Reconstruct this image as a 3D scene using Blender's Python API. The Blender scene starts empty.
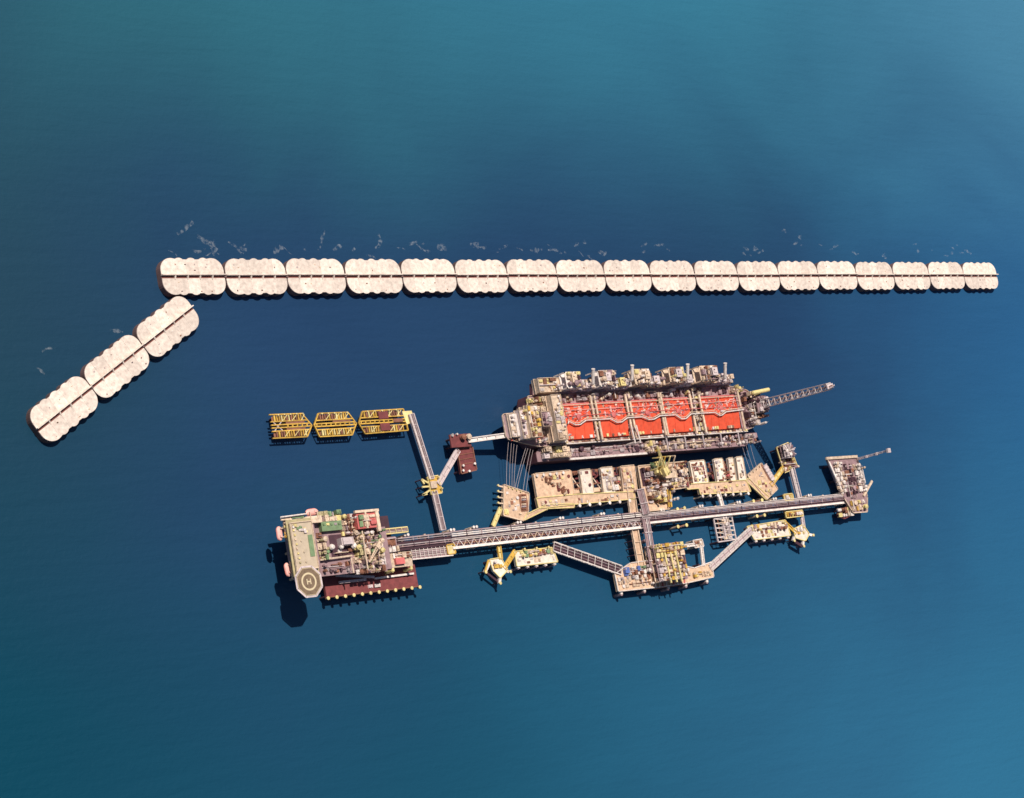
import bpy, math, random
from mathutils import Vector, Matrix
random.seed(7)
scene = bpy.context.scene
col = scene.collection

# ------------------------------------------------------------------ camera
F = 2150.0
RC = ((0.7581590, 0.0380431, -0.6509590), (-0.1822466, 0.9708758, -0.1555195), (0.6260839, 0.2365436, 0.7430115))
CC = Vector((-824.0286, -374.6034, 1300.98))
cam = bpy.data.cameras.new('camera')
cam.sensor_fit = 'HORIZONTAL'; cam.sensor_width = 36.0; cam.lens = 36.0 * F / 1024.0
cam.clip_start = 5.0; cam.clip_end = 60000.0
cam_o = bpy.data.objects.new('camera', cam); col.objects.link(cam_o)
cam_o.matrix_world = Matrix.Translation(CC) @ Matrix(RC).to_4x4()
scene.camera = cam_o

# ------------------------------------------------------------------ sky, sun, exposure
SUN_AZ, SUN_EL = math.radians(118), math.radians(63.5)
sdir = Vector((math.cos(SUN_EL) * math.cos(SUN_AZ), math.cos(SUN_EL) * math.sin(SUN_AZ), math.sin(SUN_EL)))
world = bpy.data.worlds.new('World'); scene.world = world; world.use_nodes = True
wn = world.node_tree.nodes; wl = world.node_tree.links
sky = wn.new('ShaderNodeTexSky'); sky.sky_type = 'NISHITA'; sky.sun_disc = False
sky.sun_elevation = SUN_EL; sky.sun_rotation = math.atan2(sdir.x, sdir.y)
sky.altitude = 0; sky.air_density = 1.0; sky.dust_density = 1.2; sky.ozone_density = 1.0
bg = wn['Background']; bg.inputs['Strength'].default_value = 0.06
wl.new(sky.outputs[0], bg.inputs[0])
sun = bpy.data.lights.new('sun', 'SUN'); sun.energy = 5.0; sun.angle = math.radians(0.5); sun.color = (1.0, 0.93, 0.84)
sun_o = bpy.data.objects.new('sun', sun); col.objects.link(sun_o)
sun_o.location = (300, 300, 900); sun_o.rotation_euler = sdir.to_track_quat('Z', 'Y').to_euler()
scene.view_settings.view_transform = 'Standard'; scene.view_settings.look = 'None'
scene.view_settings.exposure = 0.0; scene.view_settings.gamma = 1.0
try: scene.cycles.filter_width = 1.55
except Exception: pass

# ------------------------------------------------------------------ pixels to points on a level
def P(px, py, z):
    d = Vector(((px - 512) / F, -(py - 399) / F, -1.0))
    w = Vector([RC[i][0] * d.x + RC[i][1] * d.y + RC[i][2] * d.z for i in range(3)])
    return CC + w * ((z - CC.z) / w.z)
def PS(px, py, z): return P(px, py, z) + Vector((3, .3, 0))     # the same point before the ship root is set
def WR(x0, y0, x1, y1, z):
    xm, ym = (x0 + x1) / 2, (y0 + y1) / 2
    return (P(x0, ym, z).x, P(xm, y1, z).y, P(x1, ym, z).x, P(xm, y0, z).y)

# ------------------------------------------------------------------ materials
MATS = {}
def paint(name, c, rough=0.6, var=0.25, rust=0.25, scale=0.25, metal=0.0, rustc=(0.16, 0.07, 0.035)):
    m = bpy.data.materials.new(name); m.use_nodes = True
    n = m.node_tree.nodes; l = m.node_tree.links
    b = n['Principled BSDF']; b.inputs['Roughness'].default_value = rough; b.inputs['Metallic'].default_value = metal
    geo = n.new('ShaderNodeNewGeometry'); oi = n.new('ShaderNodeObjectInfo')
    ns = n.new('ShaderNodeTexNoise'); ns.inputs['Scale'].default_value = scale; ns.inputs['Detail'].default_value = 6
    l.new(geo.outputs['Position'], ns.inputs['Vector'])
    mr = n.new('ShaderNodeMapRange'); mr.inputs[1].default_value = 0.3; mr.inputs[2].default_value = 0.7
    mr.inputs[3].default_value = 1 - var; mr.inputs[4].default_value = 1 + var * 0.5
    l.new(ns.outputs[0], mr.inputs[0])
    ro = n.new('ShaderNodeMapRange'); ro.inputs[3].default_value = 1 - var * 0.6; ro.inputs[4].default_value = 1 + var * 0.4
    l.new(oi.outputs['Random'], ro.inputs[0])
    mu = n.new('ShaderNodeMath'); mu.operation = 'MULTIPLY'; l.new(mr.outputs[0], mu.inputs[0]); l.new(ro.outputs[0], mu.inputs[1])
    hs = n.new('ShaderNodeHueSaturation'); hs.inputs['Color'].default_value = (*c, 1); l.new(mu.outputs[0], hs.inputs['Value'])
    n2 = n.new('ShaderNodeTexNoise'); n2.inputs['Scale'].default_value = scale * 2.7; n2.inputs['Detail'].default_value = 8; n2.inputs['Roughness'].default_value = 0.7
    l.new(geo.outputs['Position'], n2.inputs['Vector'])
    rr = n.new('ShaderNodeMapRange'); rr.inputs[1].default_value = 0.52; rr.inputs[2].default_value = 0.72; rr.inputs[3].default_value = 0; rr.inputs[4].default_value = rust
    l.new(n2.outputs[0], rr.inputs[0])
    mx = n.new('ShaderNodeMix'); mx.data_type = 'RGBA'; l.new(rr.outputs[0], mx.inputs[0]); l.new(hs.outputs[0], mx.inputs[6]); mx.inputs[7].default_value = (*rustc, 1)
    l.new(mx.outputs[2], b.inputs['Base Color'])
    MATS[name] = m
    return m
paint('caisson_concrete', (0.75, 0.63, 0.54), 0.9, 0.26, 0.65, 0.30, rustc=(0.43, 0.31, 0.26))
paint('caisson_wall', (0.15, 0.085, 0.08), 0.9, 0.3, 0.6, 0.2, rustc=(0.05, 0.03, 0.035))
paint('channel', (0.22, 0.075, 0.06), 0.9, 0.3, 0.3)
paint('deck_concrete', (0.67, 0.45, 0.30), 0.9, 0.30, 0.65, 0.3, rustc=(0.34, 0.19, 0.12))
paint('white_concrete', (0.78, 0.67, 0.56), 0.85, 0.22, 0.5, 0.3, rustc=(0.45, 0.33, 0.24))
paint('white_paint', (0.79, 0.69, 0.63), 0.5, 0.28, 0.5, 0.4)
paint('cream_paint', (0.69, 0.52, 0.38), 0.55, 0.34, 0.55, 0.4)
paint('yellow_paint', (0.66, 0.40, 0.07), 0.5, 0.2, 0.35)
paint('pale_yellow', (0.74, 0.60, 0.26), 0.5, 0.2, 0.3)
paint('gold_paint', (0.64, 0.38, 0.06), 0.55, 0.35, 0.75, 0.35)
paint('grey_steel', (0.42, 0.34, 0.34), 0.5, 0.25, 0.35)
paint('pale_steel', (0.62, 0.51, 0.50), 0.45, 0.2, 0.3)
paint('mauve_steel', (0.33, 0.21, 0.22), 0.55, 0.3, 0.4)
paint('dark_steel', (0.06, 0.022, 0.034), 0.6, 0.3, 0.3)
paint('rust_brown', (0.27, 0.11, 0.065), 0.75, 0.35, 0.4)
paint('red_deck', (0.74, 0.085, 0.032), 0.75, 0.22, 0.5, 0.3, rustc=(0.46, 0.10, 0.06))
paint('maroon_deck', (0.19, 0.042, 0.042), 0.8, 0.3, 0.5, 0.25, rustc=(0.09, 0.03, 0.03))
paint('boat_orange', (0.72, 0.16, 0.10), 0.45, 0.1, 0.1)
paint('boat_canopy', (0.80, 0.42, 0.36), 0.45, 0.1, 0.1)
paint('pink_red', (0.56, 0.13, 0.12), 0.7, 0.2, 0.3)
paint('green_deck', (0.19, 0.28, 0.14), 0.75, 0.25, 0.35)
paint('olive_paint', (0.42, 0.35, 0.19), 0.7, 0.3, 0.4)
paint('roof_tan', (0.48, 0.385, 0.28), 0.85, 0.12, 0.25)
paint('helideck_brown', (0.20, 0.135, 0.085), 0.85, 0.3, 0.5, 0.5)
paint('marking', (0.60, 0.49, 0.31), 0.7, 0.08, 0.15)
paint('hull_dark', (0.10, 0.035, 0.045), 0.55, 0.3, 0.4)
paint('blue_paint', (0.10, 0.16, 0.42), 0.5, 0.2, 0.2)
paint('foam', (0.75, 0.80, 0.82), 0.9, 0.2, 0.0)
# foam is torn: let water show through
def tear(m):
    n = m.node_tree.nodes; l = m.node_tree.links
    out = [x for x in n if x.type == 'OUTPUT_MATERIAL'][0]; b = n['Principled BSDF']
    t = n.new('ShaderNodeBsdfTransparent'); mx = n.new('ShaderNodeMixShader')
    geo = n.new('ShaderNodeNewGeometry'); ns = n.new('ShaderNodeTexNoise'); ns.inputs['Scale'].default_value = 0.35; ns.inputs['Detail'].default_value = 8
    l.new(geo.outputs['Position'], ns.inputs['Vector'])
    mr = n.new('ShaderNodeMapRange'); mr.inputs[1].default_value = 0.42; mr.inputs[2].default_value = 0.8; mr.inputs[3].default_value = 0.0; mr.inputs[4].default_value = 0.24
    l.new(ns.outputs[0], mr.inputs[0]); l.new(mr.outputs[0], mx.inputs[0]); l.new(t.outputs[0], mx.inputs[1]); l.new(b.outputs[0], mx.inputs[2])
    l.new(mx.outputs[0], out.inputs['Surface'])
tear(MATS['foam'])
def water():
    m = bpy.data.materials.new('sea_water'); m.use_nodes = True
    n = m.node_tree.nodes; l = m.node_tree.links; b = n['Principled BSDF']
    b.inputs['Roughness'].default_value = 0.22; b.inputs['IOR'].default_value = 1.333
    geo = n.new('ShaderNodeNewGeometry')
    def noise(s, d, off, dist=0.0, r=0.5):
        mp = n.new('ShaderNodeMapping'); mp.inputs['Location'].default_value = off; mp.inputs['Scale'].default_value = (s, s * 1.25, s)
        mp.inputs['Rotation'].default_value = (0, 0, 0.5)
        l.new(geo.outputs['Position'], mp.inputs[0])
        x = n.new('ShaderNodeTexNoise'); x.inputs['Scale'].default_value = 1; x.inputs['Detail'].default_value = d; x.inputs['Distortion'].default_value = dist; x.inputs['Roughness'].default_value = r
        l.new(mp.outputs[0], x.inputs[0]); return x.outputs[0]
    def ramp(src, a, bb, lo=0.0, hi=1.0):
        r = n.new('ShaderNodeMapRange'); r.interpolation_type = 'SMOOTHSTEP'
        r.inputs[1].default_value = a; r.inputs[2].default_value = bb; r.inputs[3].default_value = lo; r.inputs[4].default_value = hi
        l.new(src, r.inputs[0]); return r.outputs[0]
    def mix(f, a, c):
        x = n.new('ShaderNodeMix'); x.data_type = 'RGBA'; l.new(f, x.inputs[0])
        if isinstance(a, tuple): x.inputs[6].default_value = (*a, 1)
        else: l.new(a, x.inputs[6])
        x.inputs[7].default_value = (*c, 1); return x.outputs[2]
    # mottled navy, then broad patches, mostly haze and sky reflection painted into the colour
    def tone_patch(px, py, rx, ry, warp):           # soft ellipse of sea tint: some turbidity, mostly painted haze and sky sheen
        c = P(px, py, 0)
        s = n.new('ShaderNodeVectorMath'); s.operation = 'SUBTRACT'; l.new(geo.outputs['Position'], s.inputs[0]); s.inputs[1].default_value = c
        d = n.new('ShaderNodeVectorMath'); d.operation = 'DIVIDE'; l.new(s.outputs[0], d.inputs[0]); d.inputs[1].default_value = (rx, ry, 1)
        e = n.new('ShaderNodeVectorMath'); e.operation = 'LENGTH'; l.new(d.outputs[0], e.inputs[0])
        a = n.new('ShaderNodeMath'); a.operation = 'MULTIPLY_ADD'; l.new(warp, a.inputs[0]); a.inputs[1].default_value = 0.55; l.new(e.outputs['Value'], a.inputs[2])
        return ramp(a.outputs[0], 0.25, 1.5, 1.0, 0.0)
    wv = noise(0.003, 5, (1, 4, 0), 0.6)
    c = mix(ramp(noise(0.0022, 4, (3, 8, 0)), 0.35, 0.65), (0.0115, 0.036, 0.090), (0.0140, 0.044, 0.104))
    c = mix(tone_patch(-60, 330, 230, 420, wv), c, (0.0125, 0.044, 0.074))
    c = mix(tone_patch(-40, 820, 380, 300, wv), c, (0.0014, 0.040, 0.068))
    c = mix(tone_patch(480, 860, 520, 330, wv), c, (0.0060, 0.058, 0.103))
    c = mix(tone_patch(1130, 420, 520, 620, wv), c, (0.0160, 0.092, 0.215))  # far patches from here on: lighter, with haze and sky reflection painted in
    c = mix(tone_patch(1040, 830, 700, 470, wv), c, (0.0200, 0.118, 0.215))
    c = mix(tone_patch(200, -60, 480, 250, wv), c, (0.0170, 0.085, 0.114))
    c = mix(tone_patch(640, -90, 700, 340, wv), c, (0.0270, 0.148, 0.225))
    c = mix(tone_patch(1080, -40, 620, 420, wv), c, (0.0480, 0.172, 0.275))
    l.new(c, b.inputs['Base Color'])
    bp = n.new('ShaderNodeBump'); bp.inputs['Strength'].default_value = 0.55; bp.inputs['Distance'].default_value = 0.8
    sw = n.new('ShaderNodeTexNoise'); sm = n.new('ShaderNodeMapping'); sm.inputs['Rotation'].default_value = (0, 0, 0.45); sm.inputs['Scale'].default_value = (0.018, 0.11, 1)
    l.new(geo.outputs['Position'], sm.inputs[0]); l.new(sm.outputs[0], sw.inputs['Vector']); sw.inputs['Scale'].default_value = 1; sw.inputs['Detail'].default_value = 3
    ad = n.new('ShaderNodeMath'); ad.operation = 'MULTIPLY_ADD'; l.new(sw.outputs[0], ad.inputs[0]); ad.inputs[1].default_value = 1.6; l.new(noise(0.16, 6, (0, 0, 0), 0.2, 0.6), ad.inputs[2])
    l.new(ad.outputs[0], bp.inputs['Height']); l.new(bp.outputs[0], b.inputs['Normal'])
    MATS['sea_water'] = m
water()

# ------------------------------------------------------------------ mesh and object helpers
class MB:
    def __init__(s): s.v = []; s.f = []
    def add(s, vs, fs):
        k = len(s.v); s.v += [tuple(v) for v in vs]; s.f += [tuple(i + k for i in f) for f in fs]; return s
    def box(s, x0, x1, y0, y1, z0, z1):
        return s.add([(x0, y0, z0), (x1, y0, z0), (x1, y1, z0), (x0, y1, z0), (x0, y0, z1), (x1, y0, z1), (x1, y1, z1), (x0, y1, z1)],
                     [(3, 2, 1, 0), (4, 5, 6, 7), (0, 1, 5, 4), (1, 2, 6, 5), (2, 3, 7, 6), (3, 0, 4, 7)])
    def prism(s, poly, z0, z1):
        a = sum(poly[i][0] * poly[(i + 1) % len(poly)][1] - poly[(i + 1) % len(poly)][0] * poly[i][1] for i in range(len(poly)))
        if a < 0: poly = list(poly)[::-1]
        k = len(poly)
        return s.add([(p[0], p[1], z0) for p in poly] + [(p[0], p[1], z1) for p in poly],
                     [tuple(range(k))[::-1], tuple(range(k, 2 * k))] + [(i, (i + 1) % k, k + (i + 1) % k, k + i) for i in range(k)])
    def bar(s, p, q, w, h):
        p = Vector(p); q = Vector(q); d = (q - p).normalized()
        side = d.cross(Vector((0, 0, 1)))
        if side.length < 1e-3: side = Vector((1, 0, 0))
        side.normalize(); up = side.cross(d)
        side *= w / 2; up *= h / 2
        return s.add([p - side - up, p + side - up, p + side + up, p - side + up, q - side - up, q + side - up, q + side + up, q - side + up],
                     [(0, 1, 2, 3), (7, 6, 5, 4), (0, 4, 5, 1), (1, 5, 6, 2), (2, 6, 7, 3), (3, 7, 4, 0)])
    def tube(s, p, q, r, n=8, r2=None):
        p = Vector(p); q = Vector(q); d = (q - p).normalized(); r2 = r if r2 is None else r2
        a = d.cross(Vector((0, 0, 1)))
        if a.length < 1e-3: a = Vector((1, 0, 0))
        a.normalize(); b = d.cross(a)
        ring = [(math.cos(2 * math.pi * i / n), math.sin(2 * math.pi * i / n)) for i in range(n)]
        return s.add([p + a * (c * r) + b * (t * r) for c, t in ring] + [q + a * (c * r2) + b * (t * r2) for c, t in ring],
                     [tuple(range(n))[::-1], tuple(range(n, 2 * n))] + [(i, (i + 1) % n, n + (i + 1) % n, n + i) for i in range(n)])
    def path(s, pts, r, n=8):
        for a, b in zip(pts[:-1], pts[1:]): s.tube(a, b, r, n)
        return s
    def lathe(s, c, axis, prof, n=12):
        c = Vector(c); d = Vector(axis).normalized(); a = d.cross(Vector((0, 0, 1)))
        if a.length < 1e-3: a = Vector((1, 0, 0))
        a.normalize(); b = d.cross(a); vs = []; fs = []
        for t, r in prof:
            for i in range(n):
                an = 2 * math.pi * i / n; vs.append(c + d * t + a * (math.cos(an) * r) + b * (math.sin(an) * r))
        for j in range(len(prof) - 1):
            for i in range(n): fs.append((j * n + i, j * n + (i + 1) % n, (j + 1) * n + (i + 1) % n, (j + 1) * n + i))
        fs.append(tuple(range(n))[::-1]); fs.append(tuple(range((len(prof) - 1) * n, len(prof) * n)))
        return s.add(vs, fs)
    def mesh(s, name):
        me = bpy.data.meshes.new(name); me.from_pydata(s.v, [], s.f); me.update(); return me
    def build(s, name, mat, parent=None, kind=None):
        off = ORG.get(parent.name, Vector()) if parent else Vector()
        if parent: s.v = [(v[0] - off.x, v[1] - off.y, v[2] - off.z) for v in s.v]
        me = s.mesh(name); me.materials.append(MATS[mat])
        o = bpy.data.objects.new(name, me); col.objects.link(o)
        if parent: o.parent = parent; ORG[o.name] = off
        if kind: o['kind'] = kind
        return o
ORG = {}
def thing(name, label, cat, loc, group=None):
    o = bpy.data.objects.new(name, None); o.empty_display_size = 2; col.objects.link(o)
    o.location = loc; ORG[o.name] = Vector(loc); o['label'] = label; o['category'] = cat
    if group: o['group'] = group
    return o
def tag(o, label, cat, group=None):
    o['label'] = label; o['category'] = cat
    if group: o['group'] = group
    return o
SHARED = {}
def piece(name, key, mat, parent, loc, rot=(0, 0, 0), sc=(1, 1, 1)):
    """a part that shares the mesh SHARED[key]; material sits on the object"""
    o = bpy.data.objects.new(name, SHARED[key]); col.objects.link(o)
    o.parent = parent; off = ORG[parent.name]
    o.location = Vector(loc) - off; o.rotation_euler = rot; o.scale = sc
    o.material_slots[0].link = 'OBJECT'; o.material_slots[0].material = MATS[mat]
    return o
def share(key, mb):
    me = mb.mesh(key); me.materials.append(MATS['grey_steel']); SHARED[key] = me

# nominal shapes: footprint 1 x 1, height 1, base at z = 0, long side along x
m = MB(); m.tube((0, 0, 0), (0, 0, 1), 0.5, 10); share('pile', m)
m = MB(); m.box(-.5, .5, -.5, .5, 0, 1); share('beam', m)
m = MB(); m.box(-.5, .5, -.5, .5, 0, .12); m.box(-.45, -.05, -.42, .2, .12, .8); m.box(.05, .42, -.3, .42, .12, .55); m.tube((-.4, .33, .35), (0, .33, .35), .1, 8); m.tube((.2, -.38, .12), (.2, -.38, 1), .06, 6); m.box(-.4, -.2, -.1, .1, .8, .95); share('skid', m)
m = MB(); m.lathe((0, 0, .62), (1, 0, 0), [(-.5, .06), (-.47, .22), (-.4, .36), (.4, .36), (.47, .22), (.5, .06)], 12)
for x in (-.28, .28): m.box(x - .05, x + .05, -.33, .33, 0, .45)
m.tube((.1, 0, .9), (.1, 0, 1.05), .06, 6); m.tube((-.2, 0, .9), (-.2, 0, 1.05), .05, 6); m.box(-.3, .3, .3, .36, .9, .95); share('vessel', m)
m = MB(); m.lathe((0, 0, 0), (0, 0, 1), [(0, .34), (.06, .36), (.86, .36), (.94, .25), (1, .06)], 12)
for z in (.42, .8): m.lathe((0, 0, z), (0, 0, 1), [(0, .5), (.03, .5)], 10)
m.box(.4, .5, -.08, .08, 0, .85); share('column', m)
m = MB(); m.box(-.48, .48, -.48, .48, 0, .86); m.box(-.5, .5, -.5, .5, .86, .9); m.box(-.35, -.1, -.3, -.05, .9, 1.02); m.box(.1, .4, .05, .3, .9, .98); m.tube((.2, -.25, .9), (.2, -.25, 1.1), .05, 6); share('cabin', m)
m = MB()
for x in (-.44, .44):
    for y in (-.4, .4): m.box(x - .04, x + .04, y - .04, y + .04, 0, .62)
m.box(-.5, .5, -.5, .5, .62, .86)
for x in (-.32, 0, .32): m.lathe((x, 0, .86), (0, 0, 1), [(0, .15), (.1, .14)], 10); m.lathe((x, 0, .96), (0, 0, 1), [(0, .03), (.03, .03)], 6)
m.box(-.5, .5, .42, .5, .86, .95); share('cooler', m)
m = MB()
for i, y in enumerate((-.4, -.2, 0, .2, .4)): m.tube((-.5, y, .5 + .1 * (i % 2)), (.5, y, .5 + .1 * (i % 2)), .06 + .015 * (i % 3), 6)
for x in (-.42, -.14, .14, .42): m.box(x - .03, x + .03, -.5, .5, .36, .42); m.box(x - .03, x + .03, -.5, -.44, 0, .8); m.box(x - .03, x + .03, .44, .5, 0, .8); m.box(x - .03, x + .03, -.5, .5, .76, .8)
share('rack', m)
m = MB()
for x in (-.45, .45):
    for y in (-.45, .45): m.box(x - .05, x + .05, y - .05, y + .05, 0, 1)
for z in (.3, .62, .95): m.box(-.5, .5, -.5, .5, z, z + .04)
m.box(-.3, .1, -.3, .3, .34, .6); m.box(0, .35, -.3, .1, .66, .93); m.tube((-.2, .2, .3), (-.2, .2, 1.1), .12, 8); m.box(-.3, .3, -.2, .25, .99, 1.1)
m.bar((-.45, -.47, 0), (.45, -.47, .3), .05, .05); m.bar((.45, -.47, .34), (-.45, -.47, .62), .05, .05); share('module', m)
m = MB(); m.lathe((0, 0, 0), (0, 0, 1), [(0, .5), (.8, .5), (1, .08)], 14); m.tube((0, 0, 1), (0, 0, 1.06), .08, 6); m.box(.45, .55, -.06, .06, 0, .85); share('tank', m)
m = MB(); m.tube((0, 0, 0), (0, 0, .55), .1, 10); m.lathe((0, 0, .55), (0, 0, 1), [(0, .16), (.06, .16)], 10); m.box(-.2, .12, -.12, .12, .61, .85)
for y in (-.06, .06):
    m.bar((.1, y, .7), (1, y * .3, .95), .03, .03); m.bar((.1, y, .8), (1, y * .3, .98), .02, .02)
for k in range(8):
    t = k / 8; m.bar((.1 + .9 * t, -.06 + .045 * t, .7 + .25 * t), (.1 + .9 * (t + .1), .06 - .045 * t, .72 + .25 * (t + .1)), .02, .02)
m.bar((-.15, 0, .85), (-.1, 0, 1.05), .04, .04); m.bar((-.1, 0, 1.05), (.6, 0, .87), .01, .01); share('crane', m)
m = MB(); m.tube((0, 0, 0), (0, 0, 1), .3, 8); m.lathe((0, 0, 1), (0, 0, 1), [(0, .5), (.12, .5), (.2, .3)], 8); share('bollard', m)

NAMES = {'skid': 'equipment_skid', 'vessel': 'pressure_vessel', 'column': 'process_column', 'cabin': 'equipment_cabin', 'cooler': 'air_cooler', 'rack': 'pipe_rack', 'module': 'process_frame', 'tank': 'storage_tank'}
STEEL = ['cream_paint', 'cream_paint', 'rust_brown', 'white_paint', 'white_paint', 'pale_steel', 'grey_steel', 'mauve_steel', 'pale_yellow', 'rust_brown', 'dark_steel']
def fill(root, rect, z, seed, cell=5.0, h=(2.5, 6), pal=STEEL, types=None, empty=0.1, cover=0.84):
    """pack a level rectangle with plant, one separate part per piece"""
    rn = random.Random(seed)
    types = types or ['skid', 'skid', 'vessel', 'cabin', 'cooler', 'rack', 'module', 'column', 'tank']
    W_, D_ = rect[2] - rect[0], rect[3] - rect[1]
    if W_ * D_ > 60 and h[1] >= 2:
        for _ in range(int(min(9, 1 + W_ * D_ / 90))):
            lng = rn.random() < .6; zz = z + rn.uniform(h[0] * .5, h[1] * .75); rad = rn.uniform(.2, .45); pm = rn.choice(['cream_paint', 'pale_steel', 'white_paint', 'mauve_steel', 'rust_brown'])
            if lng: y = rn.uniform(rect[1] + .6, rect[3] - .6); a = rn.uniform(0, .4); b = rn.uniform(.6, 1); pa, pb = Vector((rect[0] + W_ * a, y, zz)), Vector((rect[0] + W_ * b, y, zz))
            else: x = rn.uniform(rect[0] + .6, rect[2] - .6); a = rn.uniform(0, .3); b = rn.uniform(.7, 1); pa, pb = Vector((x, rect[1] + D_ * a, zz)), Vector((x, rect[1] + D_ * b, zz))
            MB().path([Vector((pa.x, pa.y, z)), pa, pb, Vector((pb.x, pb.y, z))], rad, 6).build('pipe_run', pm, root)
    stack = [rect]
    while stack:
        x0, y0, x1, y1 = stack.pop(); w, d = x1 - x0, y1 - y0
        if max(w, d) > cell * rn.uniform(1.0, 1.7):
            t = rn.uniform(.36, .64)
            if w > d: stack += [(x0, y0, x0 + w * t, y1), (x0 + w * t, y0, x1, y1)]
            else: stack += [(x0, y0, x1, y0 + d * t), (x0, y0 + d * t, x1, y1)]
            continue
        if rn.random() < empty or min(w, d) < 0.7: continue
        k = rn.choice(types); hh = rn.uniform(*h)
        if k in ('column',): hh = h[1] * rn.uniform(1.1, 1.7)
        if k in ('rack',): hh = min(hh, 3.5)
        sx, sy = w * cover, d * cover
        if k in ('column', 'tank'): sx = sy = min(sx, sy)
        rz = 0.0
        if sy > sx * 1.2: rz = math.pi / 2; sx, sy = sy, sx
        piece(NAMES[k], k, rn.choice(pal), root, ((x0 + x1) / 2, (y0 + y1) / 2, z), (0, 0, rz), (sx, sy, hh))
def block(root, name, mat, px, z0, z1, lip=True):
    r = WR(*px, z1); m = MB().box(r[0], r[2], r[1], r[3], z0, z1)
    if lip:
        t = 0.5
        for a in ((r[0], r[2], r[1], r[1] + t), (r[0], r[2], r[3] - t, r[3]), (r[0], r[0] + t, r[1] + t, r[3] - t), (r[2] - t, r[2], r[1] + t, r[3] - t)): m.box(*a, z1, z1 + .7)
        zz = z0 + 3.2
        while zz < z1 - 1: m.box(r[0] - .35, r[2] + .35, r[1] - .35, r[3] + .35, zz, zz + .4); zz += 3.4
    return m.build(name, mat, root)
def edges(root, pts, z, name, mat, w=0.7, h=0.9, closed=True):
    """kerb or handrail strip round a deck, one part for each side"""
    n = len(pts)
    for i in range(n if closed else n - 1):
        a, b = Vector(pts[i]), Vector(pts[(i + 1) % n]); d = (b - a)
        if d.length < 1.5: continue
        d = d.normalized() * (w / 2 + .02)
        MB().bar((a.x + d.x, a.y + d.y, z + h / 2), (b.x - d.x, b.y - d.y, z + h / 2), w, h).build(name, mat, root)
def inset(pts, k):
    c = Vector((sum(p.x for p in pts) / len(pts), sum(p.y for p in pts) / len(pts), pts[0].z))
    return [c + (Vector(p) - c) * k for p in pts]
def platform(name, label, pxpoly, z, mat='deck_concrete', thick=2.2, pile='dark_steel', pr=1.0, kerb='cream_paint', cat='platform', group=None, piles=True):
    pts = [P(x, y, z) for x, y in pxpoly]
    c = sum(pts, Vector()) / len(pts)
    root = thing(name, label, cat, (c.x, c.y, 0), group)
    MB().prism([(p.x, p.y) for p in pts], z - thick, z).build('deck', mat, root)
    if kerb: edges(root, pts, z, 'kerb', kerb, 0.7, 0.8)
    if piles:
        ins = inset(pts, 0.78)
        for i, p in enumerate(ins):
            q = ins[(i + 1) % len(ins)]; L = (Vector(q) - Vector(p)).length; k = max(1, int(L / 13))
            for j in range(k):
                e = Vector(p).lerp(Vector(q), j / k); piece('pile', 'pile', pile, root, (e.x, e.y, -12), (0, 0, 0), (pr * 2, pr * 2, 12 + z - thick + .02))
    root['z'] = z
    return root, pts
def truss_bridge(name, label, a, b, w, z=14, deck='grey_steel', rail='white_paint', depth=2.5, pipes=0, group=None, cat='bridge', bay=4.5, supports=False):
    """walkway bridge between two pixel points: deck, side trusses, posts, diagonals, pipes"""
    A = P(*a, z if not isinstance(z, tuple) else z[0]); B = P(*b, z if not isinstance(z, tuple) else z[1])
    root = thing(name, label, cat, ((A.x + B.x) / 2, (A.y + B.y) / 2, 0), group)
    d = (B - A); L = d.length; d.normalize(); s = Vector((-d.y, d.x, 0)).normalized()
    MB().bar(A - Vector((0, 0, .3)), B - Vector((0, 0, .3)), w * .8, .3).build('walkway', deck, root)
    for sg in (-1, 1):
        o = s * (sg * w * .45)
        t = MB()
        t.bar(A + o + Vector((0, 0, depth * .5)), B + o + Vector((0, 0, depth * .5)), .8, .5); t.bar(A + o - Vector((0, 0, depth * .5)), B + o - Vector((0, 0, depth * .5)), .6, .5)
        k = max(2, int(L / bay))
        for i in range(k):
            p = A + d * (L * i / k) + o; q = A + d * (L * (i + 1) / k) + o; u = Vector((0, 0, depth * .5))
            t.bar(p - u, p + u, .3, .3)
            t.bar(p - u, q + u, .25, .25) if i % 2 else t.bar(p + u, q - u, .25, .25)
        t.build('side_truss', rail, root)
    k = max(2, int(L / (bay * 1.8)))
    for i in range(k + 1):
        p = A + d * (L * i / k)
        e = MB().bar(p - s * (w * .42) + Vector((0, 0, depth * .5 + .05)), p + s * (w * .42) + Vector((0, 0, depth * .5 + .05)), .35, .3)
        e.build('cross_beam', rail, root)
    rn = random.Random(int(L * 10))
    for i in range(pipes):
        off = s * (w * (-.3 + .6 * (i + .5) / pipes)); MB().tube(A + off + Vector((0, 0, .35)), B + off + Vector((0, 0, .35)), rn.uniform(.22, .42), 8).build('pipe', rn.choice(['pale_steel', 'grey_steel', 'white_paint', 'mauve_steel']), root)
    return root

# ------------------------------------------------------------------ the sea
o = MB().add([(-20000, -20000, 0), (20000, -20000, 0), (20000, 20000, 0), (-20000, 20000, 0)], [(0, 1, 2, 3)]).build('sea', 'sea_water'); o['kind'] = 'structure'

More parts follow.
